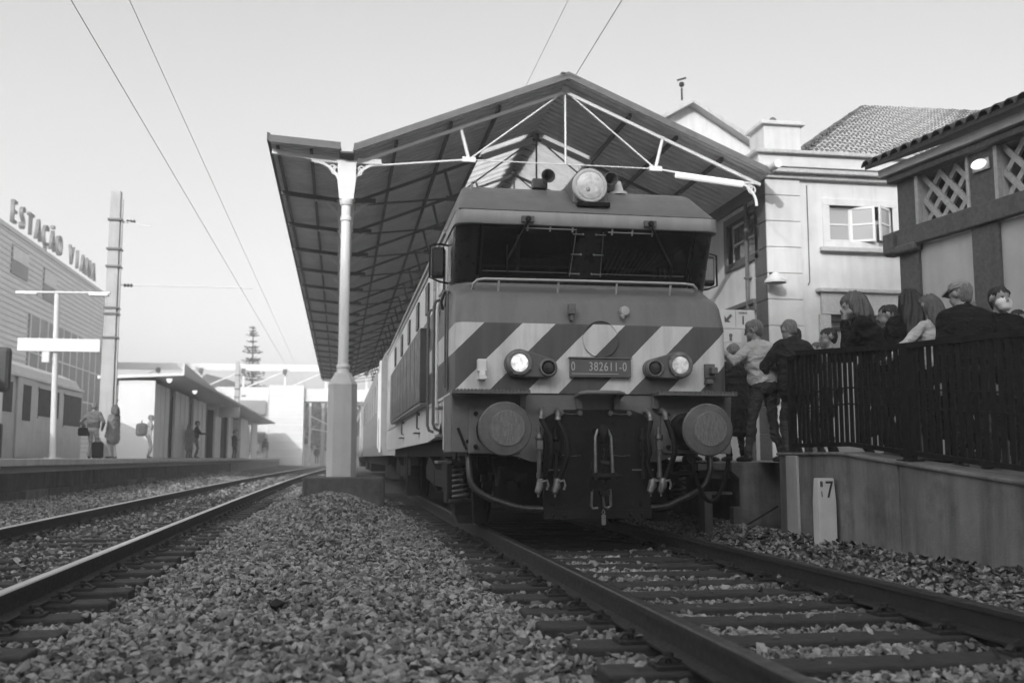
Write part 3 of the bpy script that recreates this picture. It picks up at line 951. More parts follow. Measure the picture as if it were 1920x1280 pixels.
# number plate
mb = MB().box(-.225, .40, 9.79, 9.835, 1.555, 1.745)
pl = build('number_plate', mb, 'plate_grey', loco, bevel=.008)
mb = MB().box(-.235, .41, 9.775, 9.835, 1.745, 1.757)
build('plate_ledge', mb, 'loco_orange', pl)
text('lettering', '0', .125, (-.195, 9.789, 1.66), (R(90), 0, 0), 'plate_text', pl, sx=.68)
text('lettering', '382611-0', .125, (.16, 9.789, 1.66), (R(90), 0, 0), 'plate_text', pl, sx=.74, spacing=1.12)
mb = MB().box(-.21, .27, 9.785, 9.79, 1.588, 1.594)
build('plate_line', mb, 'plate_text', pl)
# round emblem disc
mb = MB().lathe((.10, 9.845, 1.945), (0, -1, 0), [(0, .185), (.014, .185), (.018, .18), (.018, .0)], 48)
build('emblem_disc', mb, 'nose_stripes', loco)
mb = MB().tube([(.10 + .18 * math.cos(2 * math.pi * i / 48), 9.826, 1.945 + .18 * math.sin(2 * math.pi * i / 48)) for i in range(48)], .007, 6, closed=True)
build('emblem_rim', mb, 'nose_stripes', loco)
# headlight clusters
def cluster(bx, bz, sx, sz, br, lit):
    n = 20; R1, R2 = .138, .098
    d = Vector((sx - bx, 0, sz - bz)); dist = d.length; ang = math.atan2(d.z, d.x); da = math.acos((R1 - R2) / dist)
    poly = []
    for i in range(n + 1):
        a = ang + da + (2 * math.pi - 2 * da) * i / n
        poly.append((bx + R1 * math.cos(a), bz + R1 * math.sin(a)))
    for i in range(n + 1):
        a = ang - da + 2 * da * i / n
        poly.append((sx + R2 * math.cos(a), sz + R2 * math.sin(a)))
    mb = MB().prism(poly, 'y', 9.73, 9.845)
    h = build('headlight_housing', mb, 'plate_grey', loco, bevel=.012)
    mb = MB().lathe((bx, 9.73, bz), (0, -1, 0), [(0, .128), (.02, .126), (.03, .118), (.032, .098), (.018, .094), (.018, .088), (.0, .086)], 36)
    build('bezel', mb, 'grey_steel', h)
    mb = MB().lathe((bx, 9.735, bz), (0, -1, 0), [(0, .092), (.014, .088), (.028, .066), (.034, .035), (.036, .0)], 32, ms=[0, 1, 1, 1])
    build('headlight', mb, ['grey_steel', lit], h)
    mb = MB()
    for k in range(4):
        a = math.pi / 4 + k * math.pi / 2 + .3
        mb.cyl((bx + .123 * math.cos(a), 9.71, bz + .123 * math.sin(a)), (bx + .123 * math.cos(a), 9.695, bz + .123 * math.sin(a)), .009, n=6)
    build('screw', mb, 'grey_steel', h)
    mb = MB().lathe((sx, 9.73, sz), (0, -1, 0), [(0, .092), (.02, .09), (.03, .08), (.03, .07), (.012, .066)], 32)
    build('bezel', mb, 'grey_steel', h)
    mb = MB().lathe((sx, 9.728, sz), (0, -1, 0), [(0, .068), (.014, .05), (.02, .0)], 28)
    build('tail_lamp', mb, 'coach_dark', h)
cluster(-.748, 1.684, -.462, 1.64, .138, 'lens_lit')
cluster(.894, 1.687, .628, 1.651, .138, 'lens_half')
mb = MB().box(-1.155, -1.065, 9.76, 9.84, 1.60, 1.72).box(-1.14, -1.08, 9.74, 9.84, 1.555, 1.60).box(-1.15, -1.07, 9.70, 9.84, 1.515, 1.55)
build('lamp_bracket', mb, 'loco_white', loco, bevel=.008)
mb = MB().box(1.18, 1.29, 9.80, 9.84, 1.56, 1.71).box(1.22, 1.29, 9.72, 9.80, 1.60, 1.67).box(1.18, 1.25, 9.74, 9.84, 1.50, 1.55)
build('lamp_bracket', mb, 'plate_grey', loco, bevel=.008)
mb = MB().box(-.235, -.165, 9.78, 9.87, 2.185, 2.30).box(-.215, -.185, 9.80, 9.86, 2.12, 2.185)
build('flag_socket', mb, 'loco_beam', loco, bevel=.01)
mb = MB().lathe((.355, 9.88, 2.24), (.15, -1, 0), [(0, .05), (.03, .05), (.05, .045), (.055, .0)], 14).cyl((.33, 9.88, 2.20), (.33, 9.80, 2.17), .018, n=8)
build('horn_cover', mb, 'plate_text', loco)
# handrail below the windscreens
hy = 10.06
pts = [(-1.16, 10.16, 2.47), (-1.155, 10.10, 2.52), (-1.12, hy + .01, 2.555), (-1.05, hy, 2.565), (.0, hy - .015, 2.57), (1.05, hy, 2.575), (1.17, hy + .005, 2.565), (1.215, 10.09, 2.53), (1.22, 10.16, 2.47)]
mb = MB().tube(pts, .014, 8)
for x in (-.90, -.28, .34, .92):
    mb.cyl((x, hy, 2.565), (x, hy + .05, 2.44), .012, n=6)
build('handrail', mb, 'plate_text', loco)
# wipers, hinges, rails on the windscreens
def on_glass(x, z, d=.0): return (x, band_y(z) - .02 - d, z)
for (bx, tip, m) in ((-.625, (-.80, 2.79), 'dark_iron'), (.665, (.97, 2.76), 'dark_iron')):
    mb = MB().box(bx - .065, bx + .065, 9.90, 9.95, 3.135, 3.20)
    w = build('wiper_motor', mb, 'plate_grey', loco, bevel=.006)
    mb = MB().lathe((bx, 9.90, 3.165), (0, -1, 0), [(0, .03), (.02, .03), (.03, .02), (.03, 0)], 12)
    build('wiper_pivot', mb, 'dark_iron', w)
    mb = MB()
    k = .009 if bx < 0 else .018
    mb.tube([(bx, 9.88, 3.15), on_glass(bx + (tip[0] - bx) * .3, 3.04, .02), on_glass(tip[0], tip[1], .01)], [.012, k, k], 6)
    mb.bar(on_glass(tip[0] - .015, tip[1] + .14), on_glass(tip[0] + .01, tip[1] - .12), .014, .02)
    build('wiper_arm', mb, m, w)
for x0, x1, zz in ((-.66, -.10, 3.112), (.235, .75, 3.10)):
    mb = MB().tube([on_glass(x0, zz - .02), on_glass(x1, zz - .02)], .0055, 6)
    for q in (.08, .5, .92):
        x = x0 + (x1 - x0) * q
        mb.cyl(on_glass(x, zz - .045), on_glass(x, zz + .02), .009, n=6)
    build('top_rail', mb, 'plate_text', loco)
for xv, s in ((-.105, 1), (.185, -1)):
    mb = MB().tube([on_glass(xv, 3.075), on_glass(xv - .02 * s, 2.65)], .0055, 6)
    for z in (3.05, 2.86, 2.675):
        mb.cyl(on_glass(xv - .03 * s, z), on_glass(xv + .075 * s, z), .007, n=6).ball(on_glass(xv + .075 * s, z), .014, 8, 6)
    build('hinge_rod', mb, 'grey_steel', loco)
mb = MB()
for x0, x1 in WX:
    mb.tube([on_glass(x0 + .01, Z0 + .02), on_glass(x1 - .02, Z0 + .02)], .005, 5)
build('window_strip', mb, 'plate_grey', loco)
# roof headlamp
hx, hz = .085, 3.61
mb = MB().prism([(-.175 + hx, 3.42), (hx + .20, 3.42), (hx + .205, 3.64), (hx + .14, 3.77), (hx + .05, 3.82), (hx - .08, 3.81), (hx - .175, 3.70)], 'y', 10.20, 10.75)
lamp = build('headlamp_box', mb, 'loco_orange', loco, bevel=.02)
mb = MB().box(hx - .15, hx + .20, 10.08, 10.3, 3.375, 3.42)
build('lamp_foot', mb, 'rubber', lamp, bevel=.006)
mb = MB().lathe((hx, 10.2, hz), (0, -1, 0), [(0, .185), (.05, .185), (.06, .175), (.062, .155), (.05, .15)], 48)
build('lamp_ring', mb, 'canopy_white', lamp)
mb = MB().lathe((hx, 10.15, hz), (0, -1, 0), [(0, .152), (.02, .14), (.035, .09), (.04, .0)], 40)
build('headlamp_lens', mb, 'lens_off', lamp)
mb = MB().ball((hx - .03, 10.108, hz - .05), (.022, .01, .026), 8, 6)
build('lamp_bulb', mb, 'plate_text', lamp)
for x, sc in ((-.30, 1.), (.40, .95)):
    mb = MB().lathe((x, 10.7, 3.785), (0, -1, 0), [(0, .03), (.12, .035), (.2, .06), (.24, .078), (.243, .07), (.2, .05), (.1, .02)], 20)
    mb.cbox((x - .06 * (1 if x < 0 else -1), 10.66, 3.74), (.16, .12, .10))
    build('air_horn', mb, 'plate_grey', loco)
mb = MB().lathe((.52, 10.6, 3.64), (0, 0, 1), [(0, .1), (.03, .1), (.04, .06), (.15, .03), (.16, 0)], 14)
build('whistle_cap', mb, 'canopy_white', loco)
for x in (-1.10,):
    build('roof_grab', MB().tube([(x - .03, 10.5, 3.58), (x - .03, 10.48, 3.68), (x + .01, 10.48, 3.70), (x + .04, 10.55, 3.66)], .012, 6), 'plate_text', loco)
# mirrors
for s in (-1, 1):
    x = LX + s * 1.51
    mb = MB().box(x - .075, x + .075, 10.60, 10.68, 2.66, 3.0)
    m_ = build('mirror_housing', mb, 'loco_black', loco, bevel=.03)
    mb = MB().tube([(LX + s * 1.40, 10.7, 3.03), (x - s * .02, 10.62, 3.03), (x + s * .09, 10.6, 3.0), (x + s * .09, 10.6, 2.66), (x - s * .02, 10.62, 2.62), (LX + s * 1.4, 10.7, 2.62)], .011, 6)
    build('mirror_bracket', mb, 'dark_iron', m_)
    mb = MB().box(x - .05, x + .05, 10.592, 10.60, 2.72, 2.96)
    build('mirror_glass', mb, 'window_pane', m_)
# left and right side details: cab windows, doors, handrails, louvres, big side panel
for s in (-1, 1):
    X = LX + s * 1.385
    def sx(d): return X + s * d
    def sbox(y0, y1, z0, z1, d0, d1): return MB().box(min(sx(d0), sx(d1)), max(sx(d0), sx(d1)), y0, y1, z0, z1)
    build('side_window', sbox(11.0, 11.55, 2.6, 3.05, .0, .035), 'window_pane', loco, bevel=.01)
    d = build('cab_door', sbox(11.68, 12.28, 1.15, 3.08, .003, .032), 'loco_white', loco, bevel=.006)
    build('door_window', sbox(11.8, 12.16, 2.5, 2.98, .032, .037), 'window_pane', d)
    mb = MB()
    for y in (11.6, 12.36):
        mb.tube([(sx(.0), y, 2.58), (sx(.055), y, 2.56), (sx(.075), y, 2.5), (sx(.075), y, 1.15), (sx(.055), y, 1.09), (sx(0), y, 1.07)], .018, 8)
    build('door_rail', mb, 'plate_grey', d)
    mb = MB().tube([(sx(.03), 10.75, 2.55), (sx(.03), 10.75, 1.5)], .011, 6).tube([(sx(.03), 10.52, 2.5), (sx(.03), 10.52, 1.45)], .011, 6)
    mb.tube([(sx(.0), 10.55, 2.5), (sx(.05), 10.6, 2.52), (sx(.08), 10.72, 2.42), (sx(.05), 10.85, 2.36), (sx(.02), 10.9, 2.4)], .016, 6)
    mb.cyl((sx(.04), 10.6, 1.72), (sx(.04), 10.6, 1.52), .035, n=8)
    build('conduit', mb, 'plate_grey', loco)
    p = build('side_panel', sbox(12.95, 20.6, 1.47, 2.42, .0, .13), 'panel_side', loco, bevel=.01)
    build('panel_rail', sbox(12.96, 20.55, 1.43, 1.465, .02, .12), 'grey_steel', p)
    for i in range(8):
        build('panel_seam', sbox(13.9 + i * .82, 13.912 + i * .82, 1.49, 2.40, .13, .133), 'coach_dark', p)
    for y in (13.0, 14.7, 16.6, 18.6, 20.8):
        build('louvre_window', sbox(y, y + .42, 2.64, 3.02, .0, .03), 'coach_dark', loco)
    build('gutter', sbox(11.0, Yb, 3.23, 3.27, .0, .03), 'loco_band', loco)
    for y in (14.6, 18.2):
        mb = MB().tube([(sx(.0), y, 1.38), (sx(.035), y, 1.37), (sx(.035), y, 1.18), (sx(0), y, 1.17)], .014, 6).box(min(sx(0), sx(.08)), max(sx(0), sx(.08)), y - .16, y + .16, 1.10, 1.12)
        mb.box(min(sx(0), sx(.04)), max(sx(0), sx(.04)), y - .07, y + .07, 1.36, 1.41)
        build('jack_point', mb, 'plate_grey', loco)
    # front step well
    mb = MB()
    mb.add([(sx(0.0), 10.6, 1.39), (sx(0.0), 11.45, 1.39), (sx(0.0), 11.45, 1.2), (sx(0.0), 11.2, .95), (sx(0.0), 10.6, .82)], [(0, 1, 2, 3, 4)])
    build('step_well', mb, 'loco_band', loco)
    for z in (1.28, .98, .70):
        build('foot_step', sbox(10.75, 11.1, z, z + .03, -.05, .10), 'grey_steel', loco, bevel=.004)
    build('battery_box', sbox(10.62, 10.74, .84, 1.37, -.02, .05), 'loco_white', loco, bevel=.01)
# bogies, springs, wheels
mb = MB().box(LX - 1.2, LX + 1.2, 10.3, Yb - .2, .78, 1.0)
build('underframe', mb, 'dark_iron', loco)
for by in (13.2, 21.4):
    mb = MB()
    for s in (-1, 1):
        x = LX + s * 1.12
        mb.prism([(by - 2.4, .62), (by - 1.9, .78), (by - .8, .60), (by + .8, .60), (by + 1.9, .78), (by + 2.4, .62), (by + 2.3, .45), (by + 1., .38), (by - 1., .38), (by - 2.3, .45)], 'x', x - .08, x + .08)
        mb.box(x - .1, x + .14, by - 1.75, by - 1.45, .12, .86).box(x - .02, x + .16, by + .1, by + .6, .3, .9)
        mb.prism([(by - 1.75, .12), (by - 1.45, .12), (by - 1.2, .05), (by - 2.05, .05)], 'x', x - .1, x + .14)
    b = build('bogie_frame', mb, 'dark_iron', loco, bevel=.01)
    for wy in (by - 1.05, by + 1.05, by - 2.3 + .35):
        if wy == by - 2.3 + .35: continue
        for s in (-1, 1):
            mb = MB().lathe((LX + s * .80, wy, .47), (s, 0, 0), [(-.03, .49), (.0, .485), (.02, .46), (.12, .455), (.12, .40), (.08, .38), (.08, .15), (.14, .12), (.14, 0)], 36)
            build('wheel', mb, 'dark_iron', b)
            mb = MB().lathe((LX + s * .95, wy, .47), (s, 0, 0), [(0, .16), (.22, .16), (.26, .12), (.26, 0)], 16)
            build('axle_box', mb, 'dark_iron', b)
        build('axle', MB().cyl((LX - .85, wy, .47), (LX + .85, wy, .47), .09, n=12), 'dark_iron', b)
# coil springs behind the front step, sand box and pipes
for (x, y, r, z0, z1) in ((-1.18, 10.95, .075, .32, .68), (1.26, 10.95, .075, .32, .68)):
    pts = []
    for i in range(92):
        a = i / 92 * 2 * math.pi * 6.5
        pts.append((x + r * math.cos(a), y + r * math.sin(a), z0 + (z1 - z0) * i / 92))
    o = build('coil_spring', MB().tube(pts, .017, 6), 'plate_grey', loco)
    build('spring_plate', MB().cyl((x, y, z0 - .03), (x, y, z0), .12, n=14), 'dark_iron', o)
    build('spring_plate', MB().cyl((x, y, z1), (x, y, z1 + .04), .12, n=14), 'dark_iron', o)
for a, b in ((-1.28, -1.1), (1.1, 1.28)):
    build('sand_box', MB().box(a, b, 11.4, 11.75, .25, .75), 'dark_iron', loco, bevel=.02)
build('rail_guard', MB().prism([(11.05, .06), (11.2, .06), (11.3, .5), (11.1, .5)], 'x', -1.02, -.9), 'dark_iron', loco, bevel=.01)
mb = MB()
rr = random.Random(5)
for i in range(14):
    x = -1.05 + rr.random() * .5; z = .48 + rr.random() * .25
    mb.cbox((x, 10.15 + rr.random() * .3, z), (.05 + .1 * rr.random(), .1, .03 + .06 * rr.random()))
mb.box(-1.0, -.5, 10.1, 10.14, .60, .615).cyl((-.9, 10.1, .66), (-.9, 10.1, .48), .03, n=8).cyl((-.72, 10.12, .56), (-.6, 10.12, .56), .05, n=10)
build('brake_gear', mb, 'black_iron', loco)
mb = MB().box(.62, 1.3, 10.1, 10.13, .70, .715).cyl((.8, 10.1, .6), (1.2, 10.1, .6), .03, n=8).box(-.9, .9, 10.4, 10.45, .25, .75)
build('brake_gear', mb, 'dark_iron', loco)

# ------------------------------------------------------------------ carriages
def carriage(y0, y1, label):
    root = empty('passenger_carriage', (0, y0, 0), label, 'railway carriage', 'carriages coupled behind the locomotive')
    W = 1.46
    def prof(y):
        pts = [(-W + .06, y, .82), (-W, y, 1.1), (-W, y, 2.9)]
        for i in range(1, 9):
            a = math.pi - math.pi * i / 9
            pts.append((W * math.cos(a), y, 2.95 + 1.05 * math.sin(a) ** .8))
        pts += [(W, y, 2.9), (W, y, 1.1), (W - .06, y, .82)]
        return pts
    mb = MB().loft([prof(y0), prof(y1)], closed=True, caps=True)
    build('body', mb, 'coach_side', root)
    for s in (-1, 1):
        X = s * W
        for i in range(int((y1 - y0 - 4) / 1.9)):
            y = y0 + 2.6 + i * 1.9
            mb = MB().box(min(X, X + s * .012), max(X, X + s * .012), y, y + 1.2, 2.0, 2.85)
            build('window', mb, 'window_pane', root)
        for y in (y0 + .7, y1 - 1.6):
            mb = MB().box(min(X, X + s * .03), max(X, X + s * .03), y, y + .9, 1.0, 3.0)
            d = build('door', mb, 'loco_white', root, bevel=.01)
            mb = MB().box(min(X + s * .03, X + s * .035), max(X + s * .03, X + s * .035), y + .22, y + .68, 2.1, 2.8)
            build('door_pane', mb, 'coach_dark', d)
        mb = MB().tube([(X + s * .05, y0 + .25, 1.0), (X + s * .05, y0 + .25, 2.9)], .03, 6).box(min(X, X + s * .04), max(X, X + s * .04), y0 + .02, y0 + .5, .9, 3.2)
        build('corner_post', mb, 'loco_white', root)
        mb = MB().box(min(X, X + s * .05), max(X, X + s * .05), y0 + .2, y0 + .55, 1.0, 1.75)
        build('end_marking', mb, 'coach_dark', root)
    mb = MB().box(-1.2, 1.2, y0 + 1.5, y1 - 1.5, .55, .85)
    for y in (y0 + 2.6, y1 - 2.6):
        mb.box(-1.15, 1.15, y - 1.5, y + 1.5, .2, .6)
    build('running_gear', mb, 'dark_iron', root, bevel=.02)
    mb = MB().box(-.6, .6, y0 - .5, y0, 1., 3.2)
    build('gangway', mb, 'rubber', root)
carriage(25.6, 47., 'pale carriage coupled directly behind the striped locomotive')
carriage(48.2, 70., 'second carriage farther back, seen between the column and the first carriage')
# ------------------------------------------------------------------ platform canopy
CXL, CXR, RX = -2.43, 5.87, 1.82
ZV, ZR = 6.30, 8.02          # valley beam and ridge beam heights
TY = [19. + 3. * i for i in range(20)]
Y_END = TY[-1] + .8
canopy = empty('platform_canopy', (CXL, 19., 0), 'white posted pitched canopy with corrugated roof spanning the locomotive track', 'canopy')
def roof_z(x):
    if x < CXL: return ZV + .12 - (CXL - x) * -.06
    if x < RX: return ZV + .06 + (x - CXL) * (ZR - ZV) / (RX - CXL)
    return ZR + .06 - (x - RX) * (ZR - ZV - .02) / (CXR - RX)
def corrugated(name, x0, x1, y0, y1, m, pitch=.24, dz=.09, parent=canopy):
    mb = MB(); prof = []
    y = y0; k = 0
    while y < y1:
        for a, h in ((0, 0), (.62, 0), (.68, .065), (.94, .065)):
            yy = y + a * pitch
            if yy < y1: prof.append((yy, h))
        y += pitch
    n = len(prof)
    za, zb = roof_z(x0 + 1e-4) + dz, roof_z(x1 - 1e-4) + dz
    mb.add([(x0, yy, za + h) for yy, h in prof] + [(x1, yy, zb + h) for yy, h in prof], [(i, i + 1, n + i + 1, n + i) for i in range(n - 1)])
    return build(name, mb, m, parent)
yf = 18.68
corrugated('roof_sheet', -3.84, CXL - .12, yf, Y_END, 'canopy_sheet', .16)
corrugated('roof_sheet', CXL + .12, .55, yf, Y_END, 'canopy_sheet')
corrugated('roof_sheet', 3.08, CXR + .1, yf, Y_END, 'canopy_sheet')
corrugated('roof_sheet', .55, RX, yf, 22.05, 'canopy_sheet')
corrugated('roof_sheet', RX, 3.08, yf, 22.05, 'canopy_sheet')
corrugated('skylight', .55, RX, 22.05, Y_END, 'skylight_sheet', .5)
corrugated('skylight', RX, 3.08, 22.05, Y_END, 'skylight_sheet', .5)
for a, b in ((-3.86, CXL - .12), (CXL + .12, RX), (RX, CXR + .1)):      # verge strips closing the sheet ends
    za, zb = roof_z(a + 1e-4) + .10, roof_z(b - 1e-4) + .10
    mb = MB().add([(a, yf - .03, za - .05), (b, yf - .03, zb - .05), (b, yf - .03, zb + .085), (a, yf - .03, za + .085), (a, yf - .005, za - .05), (b, yf - .005, zb - .05), (b, yf - .005, zb + .085), (a, yf - .005, za + .085)],
                  [(0, 1, 2, 3), (7, 6, 5, 4), (0, 4, 5, 1), (1, 5, 6, 2), (2, 6, 7, 3), (3, 7, 4, 0)])
    build('verge_strip', mb, 'verge', canopy)
mb = MB()                      # ridge capping
zr = ZR + .20
mb.prism([(RX - .22, zr - .09), (RX, zr), (RX + .22, zr - .09), (RX, zr - .03)], 'y', yf - .04, Y_END)
build('ridge_cap', mb, 'canopy_steel', canopy)
mb = MB().box(RX - .16, RX - .06, yf - .05, yf + .3, zr - .02, zr + .03)
build('ridge_vent', mb, 'canopy_steel', canopy, bevel=.02)
mb = MB()                      # valley gutter between the flap and the main slope
mb.prism([(CXL - .16, ZV + .30), (CXL - .12, ZV + .12), (CXL + .12, ZV + .12), (CXL + .16, ZV + .32), (CXL + .13, ZV + .32), (CXL + .10, ZV + .15), (CXL - .10, ZV + .15), (CXL - .13, ZV + .30)], 'y', yf, Y_END)
build('valley_gutter', mb, 'canopy_steel', canopy)
mb = MB().prism([(-3.90, roof_z(-3.84) + .09), (-3.84, roof_z(-3.84) + .09), (-3.84, roof_z(-3.84) + .22), (-3.90, roof_z(-3.84) + .24)], 'y', yf, Y_END)
build('eave_strip', mb, 'canopy_steel', canopy)
mb = MB().tube([(CXR + .12, yf - .3, ZV + .25), (CXR + .12, Y_END, ZV + .25)], .09, 8)
build('eave_gutter', mb, 'canopy_white', canopy)
# purlins along the roof
for x in (-1.5, -.45, .5, 3.14, 4.1, 5.05):
    z = roof_z(x)
    mb = MB().box(x - .03, x + .03, 18.95, Y_END - .1, z - .01, z + .07)
    build('purlin', mb, 'canopy_steel', canopy)
for x in (-3.72, -3.1):
    mb = MB().box(x - .03, x + .03, 18.95, Y_END - .1, roof_z(x) + .04, roof_z(x) + .13)
    build('purlin', mb, 'canopy_steel', canopy)
def bracket(mb, x, z, s, y, size=.52):
    """cast quarter-round bracket from a column at x to the beam at z"""
    pts = []
    for i in range(9):
        a = (math.pi / 2) * i / 8
        pts.append((x + s * (.09 + size * (1 - math.cos(a))), y, z - size * 1.15 * (1 - math.sin(a)) - .03))
    for i in range(8):
        mb.bar(pts[i], pts[i + 1], .05, .04, up=(0, 1, 0))
    for q, rr in ((.42, .075), (.63, .055)):
        c = (x + s * (.09 + size * q * .55), z - .04 - size * (1 - q) * .52)
        mb.tube([(c[0] + rr * math.cos(2 * math.pi * k / 12), y, c[1] + rr * math.sin(2 * math.pi * k / 12)) for k in range(12)], .018, 5, closed=True)
    mb.bar((x + s * .07, y, z - .02), (x + s * (.14 + size), y, z - .02), .05, .04)
def truss_mesh(y):
    mb = MB()
    # flap beam, top chords
    mb.bar((-3.82, y, roof_z(-3.82) - .03), (CXL, y, ZV + .03), .07, .09)
    mb.bar((CXL, y, ZV - .05), (RX, y, ZR - .05), .06, .06)
    mb.bar((RX, y, ZR - .05), (CXR, y, ZV - .03), .06, .06)
    nl, nr = (-.10, y, 6.50), (3.66, y, 6.50)
    ml, mr = (-.27, y, roof_z(-.27) - .07), (3.83, y, roof_z(3.83) - .07)
    mb.tube([(CXL + .35, y, ZV - .03), nl], .022, 6).tube([(CXR - .35, y, ZV - .03), nr], .022, 6)
    mb.tube([nl, (RX - .1, y, ZR - .1)], .018, 6).tube([nr, (RX + .1, y, ZR - .1)], .018, 6)
    mb.tube([nl, nr], .012, 6)
    mb.tube([(RX, y, ZR), (RX, y, 6.5)], .022, 6)
    mb.tube([ml, nl], .036, 6).tube([mr, nr], .036, 6)
    for q in (nl, nr):
        mb.cbox(q, (.26, .07, .1))
    mb.ball((RX, y - .03, ZR + .0), .075, 8, 6)
    mb.cbox((CXL + .42, y, ZV + .06), (.45, .08, .1))
    bracket(mb, CXR, ZV + .02, -1, y, .40)
    return mb
def column_parts(y, parent):
    mb = MB()
    c = (CXL, y, 0)
    mb.lathe((CXL, y, 2.28), (0, 0, 1), [(0, .16), (.05, .16), (.06, .115), (.12, .115), (.14, .13), (.18, .13), (.2, .10), (.3, .098), (2.9, .088), (2.92, .105), (2.98, .105), (3.0, .088), (3.2, .088), (3.22, .11), (3.28, .125), (3.32, .125), (3.33, .10)], 20)
    mb.prism([(CXL - .13, 5.60), (CXL + .13, 5.60), (CXL + .17, 5.95), (CXL + .17, 6.28), (CXL + .20, 6.34), (CXL - .20, 6.34), (CXL - .17, 6.28), (CXL - .17, 5.95)], 'y', y - .10, y + .10)
    col = build('column', mb, 'canopy_white', parent, bevel=.0)
    mb = MB()
    a = .255; b = .17
    def oc(r, z): return [(CXL + r * u, y + r * v, z) for u, v in ((-1, -.62), (-.62, -1), (.62, -1), (1, -.62), (1, .62), (.62, 1), (-.62, 1), (-1, .62))]
    mb.loft([oc(.27, .4), oc(.27, .9), oc(.262, 2.06), oc(.262, 2.10), oc(.24, 2.14), oc(.15, 2.30)], closed=True, caps=True)
    build('pedestal', mb, 'pedestal_paint', col, bevel=.008)
    mb = MB()
    bracket(mb, CXL, ZV + .05, -1, y); bracket(mb, CXL, ZV + .05, 1, y)
    build('bracket', mb, 'canopy_white', col)
    return col
tr0 = None; col0 = None
for i, y in enumerate(TY):
    if i == 0:
        tr0 = build('truss', truss_mesh(y), 'canopy_white', canopy)
        col0 = column_parts(y, canopy)
        dark = None
    else:
        if i == 1:
            tr1 = build('truss', truss_mesh(y), 'canopy_steel', canopy)  # trusses behind the first: silhouette shade put into a dark colour
        else:
            t = tr1.copy(); COL.objects.link(t); t.parent = canopy; t.location = (0, y - TY[1], 0)
        copy_tree(col0, canopy, loc=(0, y - TY[0], 0))
    # white panel beam of the roof light
    if i == 1:
        mb = MB().bar((.55, y - .06, roof_z(.55) - .12), (RX - .1, y - .06, roof_z(RX) - .17), .05, .13).bar((RX + .1, y - .06, roof_z(RX) - .17), (3.08, y - .06, roof_z(3.08) - .12), .05, .13)
        build('skylight_beam', mb, 'canopy_white', canopy)
    if i > 1:
        pass
mb = MB().box(-3.1, -1.66, 18.35, 20.3, -.2, .42)
tag(build('footing', mb, 'concrete_dark', canopy, bevel=.03))
mb = MB().tube([(4.05, 18.9, 6.37), (5.45, 18.9, 6.24)], .065, 10)
lamp = build('tube_lamp', mb, 'lamp_soft')
tag(lamp, 'long fluorescent tube lamp hung along the canopy tie near the building wall', 'lamp')

# ------------------------------------------------------------------ platform and ramp on the right
plat = empty('right_platform', (1.75, 11.3, 0), 'concrete platform beside the locomotive with a hollow open end on legs', 'platform')
mb = MB().box(1.75, 14, 11.3, 90, .52, .71)
build('deck', mb, 'concrete_mid', plat, bevel=.015)
mb = MB().prism([(1.98, .20), (2.02, .50), (1.75, .60), (1.75, .71), (2.75, .71), (2.75, -.3), (1.98, -.3)], 'y', 11.22, 11.298)
mb = MB().prism([(1.99, .71), (1.99, .60), (2.08, .52), (2.08, .37), (2.08, .20), (2.0, .20), (2.0, -.3), (2.6, -.3), (2.6, .71)], 'y', 11.18, 11.298)
build('end_panel', mb, 'concrete_mid', plat, bevel=.01)
mb = MB().box(1.66, 1.76, 11.2, 11.4, -.3, .34)
build('leg', mb, 'concrete_mid', plat, bevel=.01)
mb = MB().box(1.62, 2.0, 11.2, 11.4, .34, .37).box(1.6, 2.03, 11.22, 11.35, .62, .70)
build('ledge', mb, 'concrete_mid', plat)
mb = MB().box(2.4, 2.5, 11.7, 90, -.4, .52)
build('inner_wall', mb, 'concrete_dark', plat)
mb = MB().bar((2.1, 11.12, -.02), (2.42, 10.9, .22), .03, .02)
build('stay', mb, 'dark_iron', plat)
WX_, WY1 = 2.05, 10.02
def wall_top(y): return .785 if y > 8.7 else .785 - .083 * (8.7 - y)
rampw = empty('ramp_wall', (WX_, WY1, 0), 'stained concrete ramp wall sloping down towards the viewer under the railing', 'wall')
ys = [WY1, 9.78, 8.7, 7.75, 7.72, 6.5, 5.4, 5.37, 4., 2.5]
for (a, b) in ((WY1, 7.74), (7.72, 5.4), (5.38, 2.4)):
    mb = MB(); pts = [y for y in (a, 8.7, b) if b <= y <= a] if a > 8.7 else [a, b]
    rings = [[(WX_, y, -.4), (WX_, y, wall_top(y)), (WX_ + .28, y, wall_top(y)), (WX_ + .28, y, -.4)] for y in pts]
    mb.loft(rings, closed=True, caps=True)
    build('wall_section', mb, 'concrete_mid', rampw, bevel=.012)
mb = MB().loft([[(WX_ - .025, y, wall_top(y) + .002), (WX_ - .025, y, wall_top(y) + .03), (WX_ + .30, y, wall_top(y) + .03), (WX_ + .30, y, wall_top(y) + .002)] for y in (WY1 + .02, 8.7, 2.4)], closed=True, caps=True)
build('coping', mb, 'concrete_mid', rampw, bevel=.008)
mb = MB().box(WX_ - .03, WX_ - .001, 9.55, 9.80, -.3, .783)
build('pilaster', mb, 'concrete_light', rampw, bevel=.006)
mb = MB()
mb.add([(WX_ + .28, 11.3, .71), (14, 11.3, .71), (14, 8.7, .70), (WX_ + .28, 8.7, .70), (14, 2, .16), (WX_ + .28, 2, .16)], [(0, 1, 2, 3), (3, 2, 4, 5)])
tag(build('ramp', mb, 'asphalt'), kind='structure')
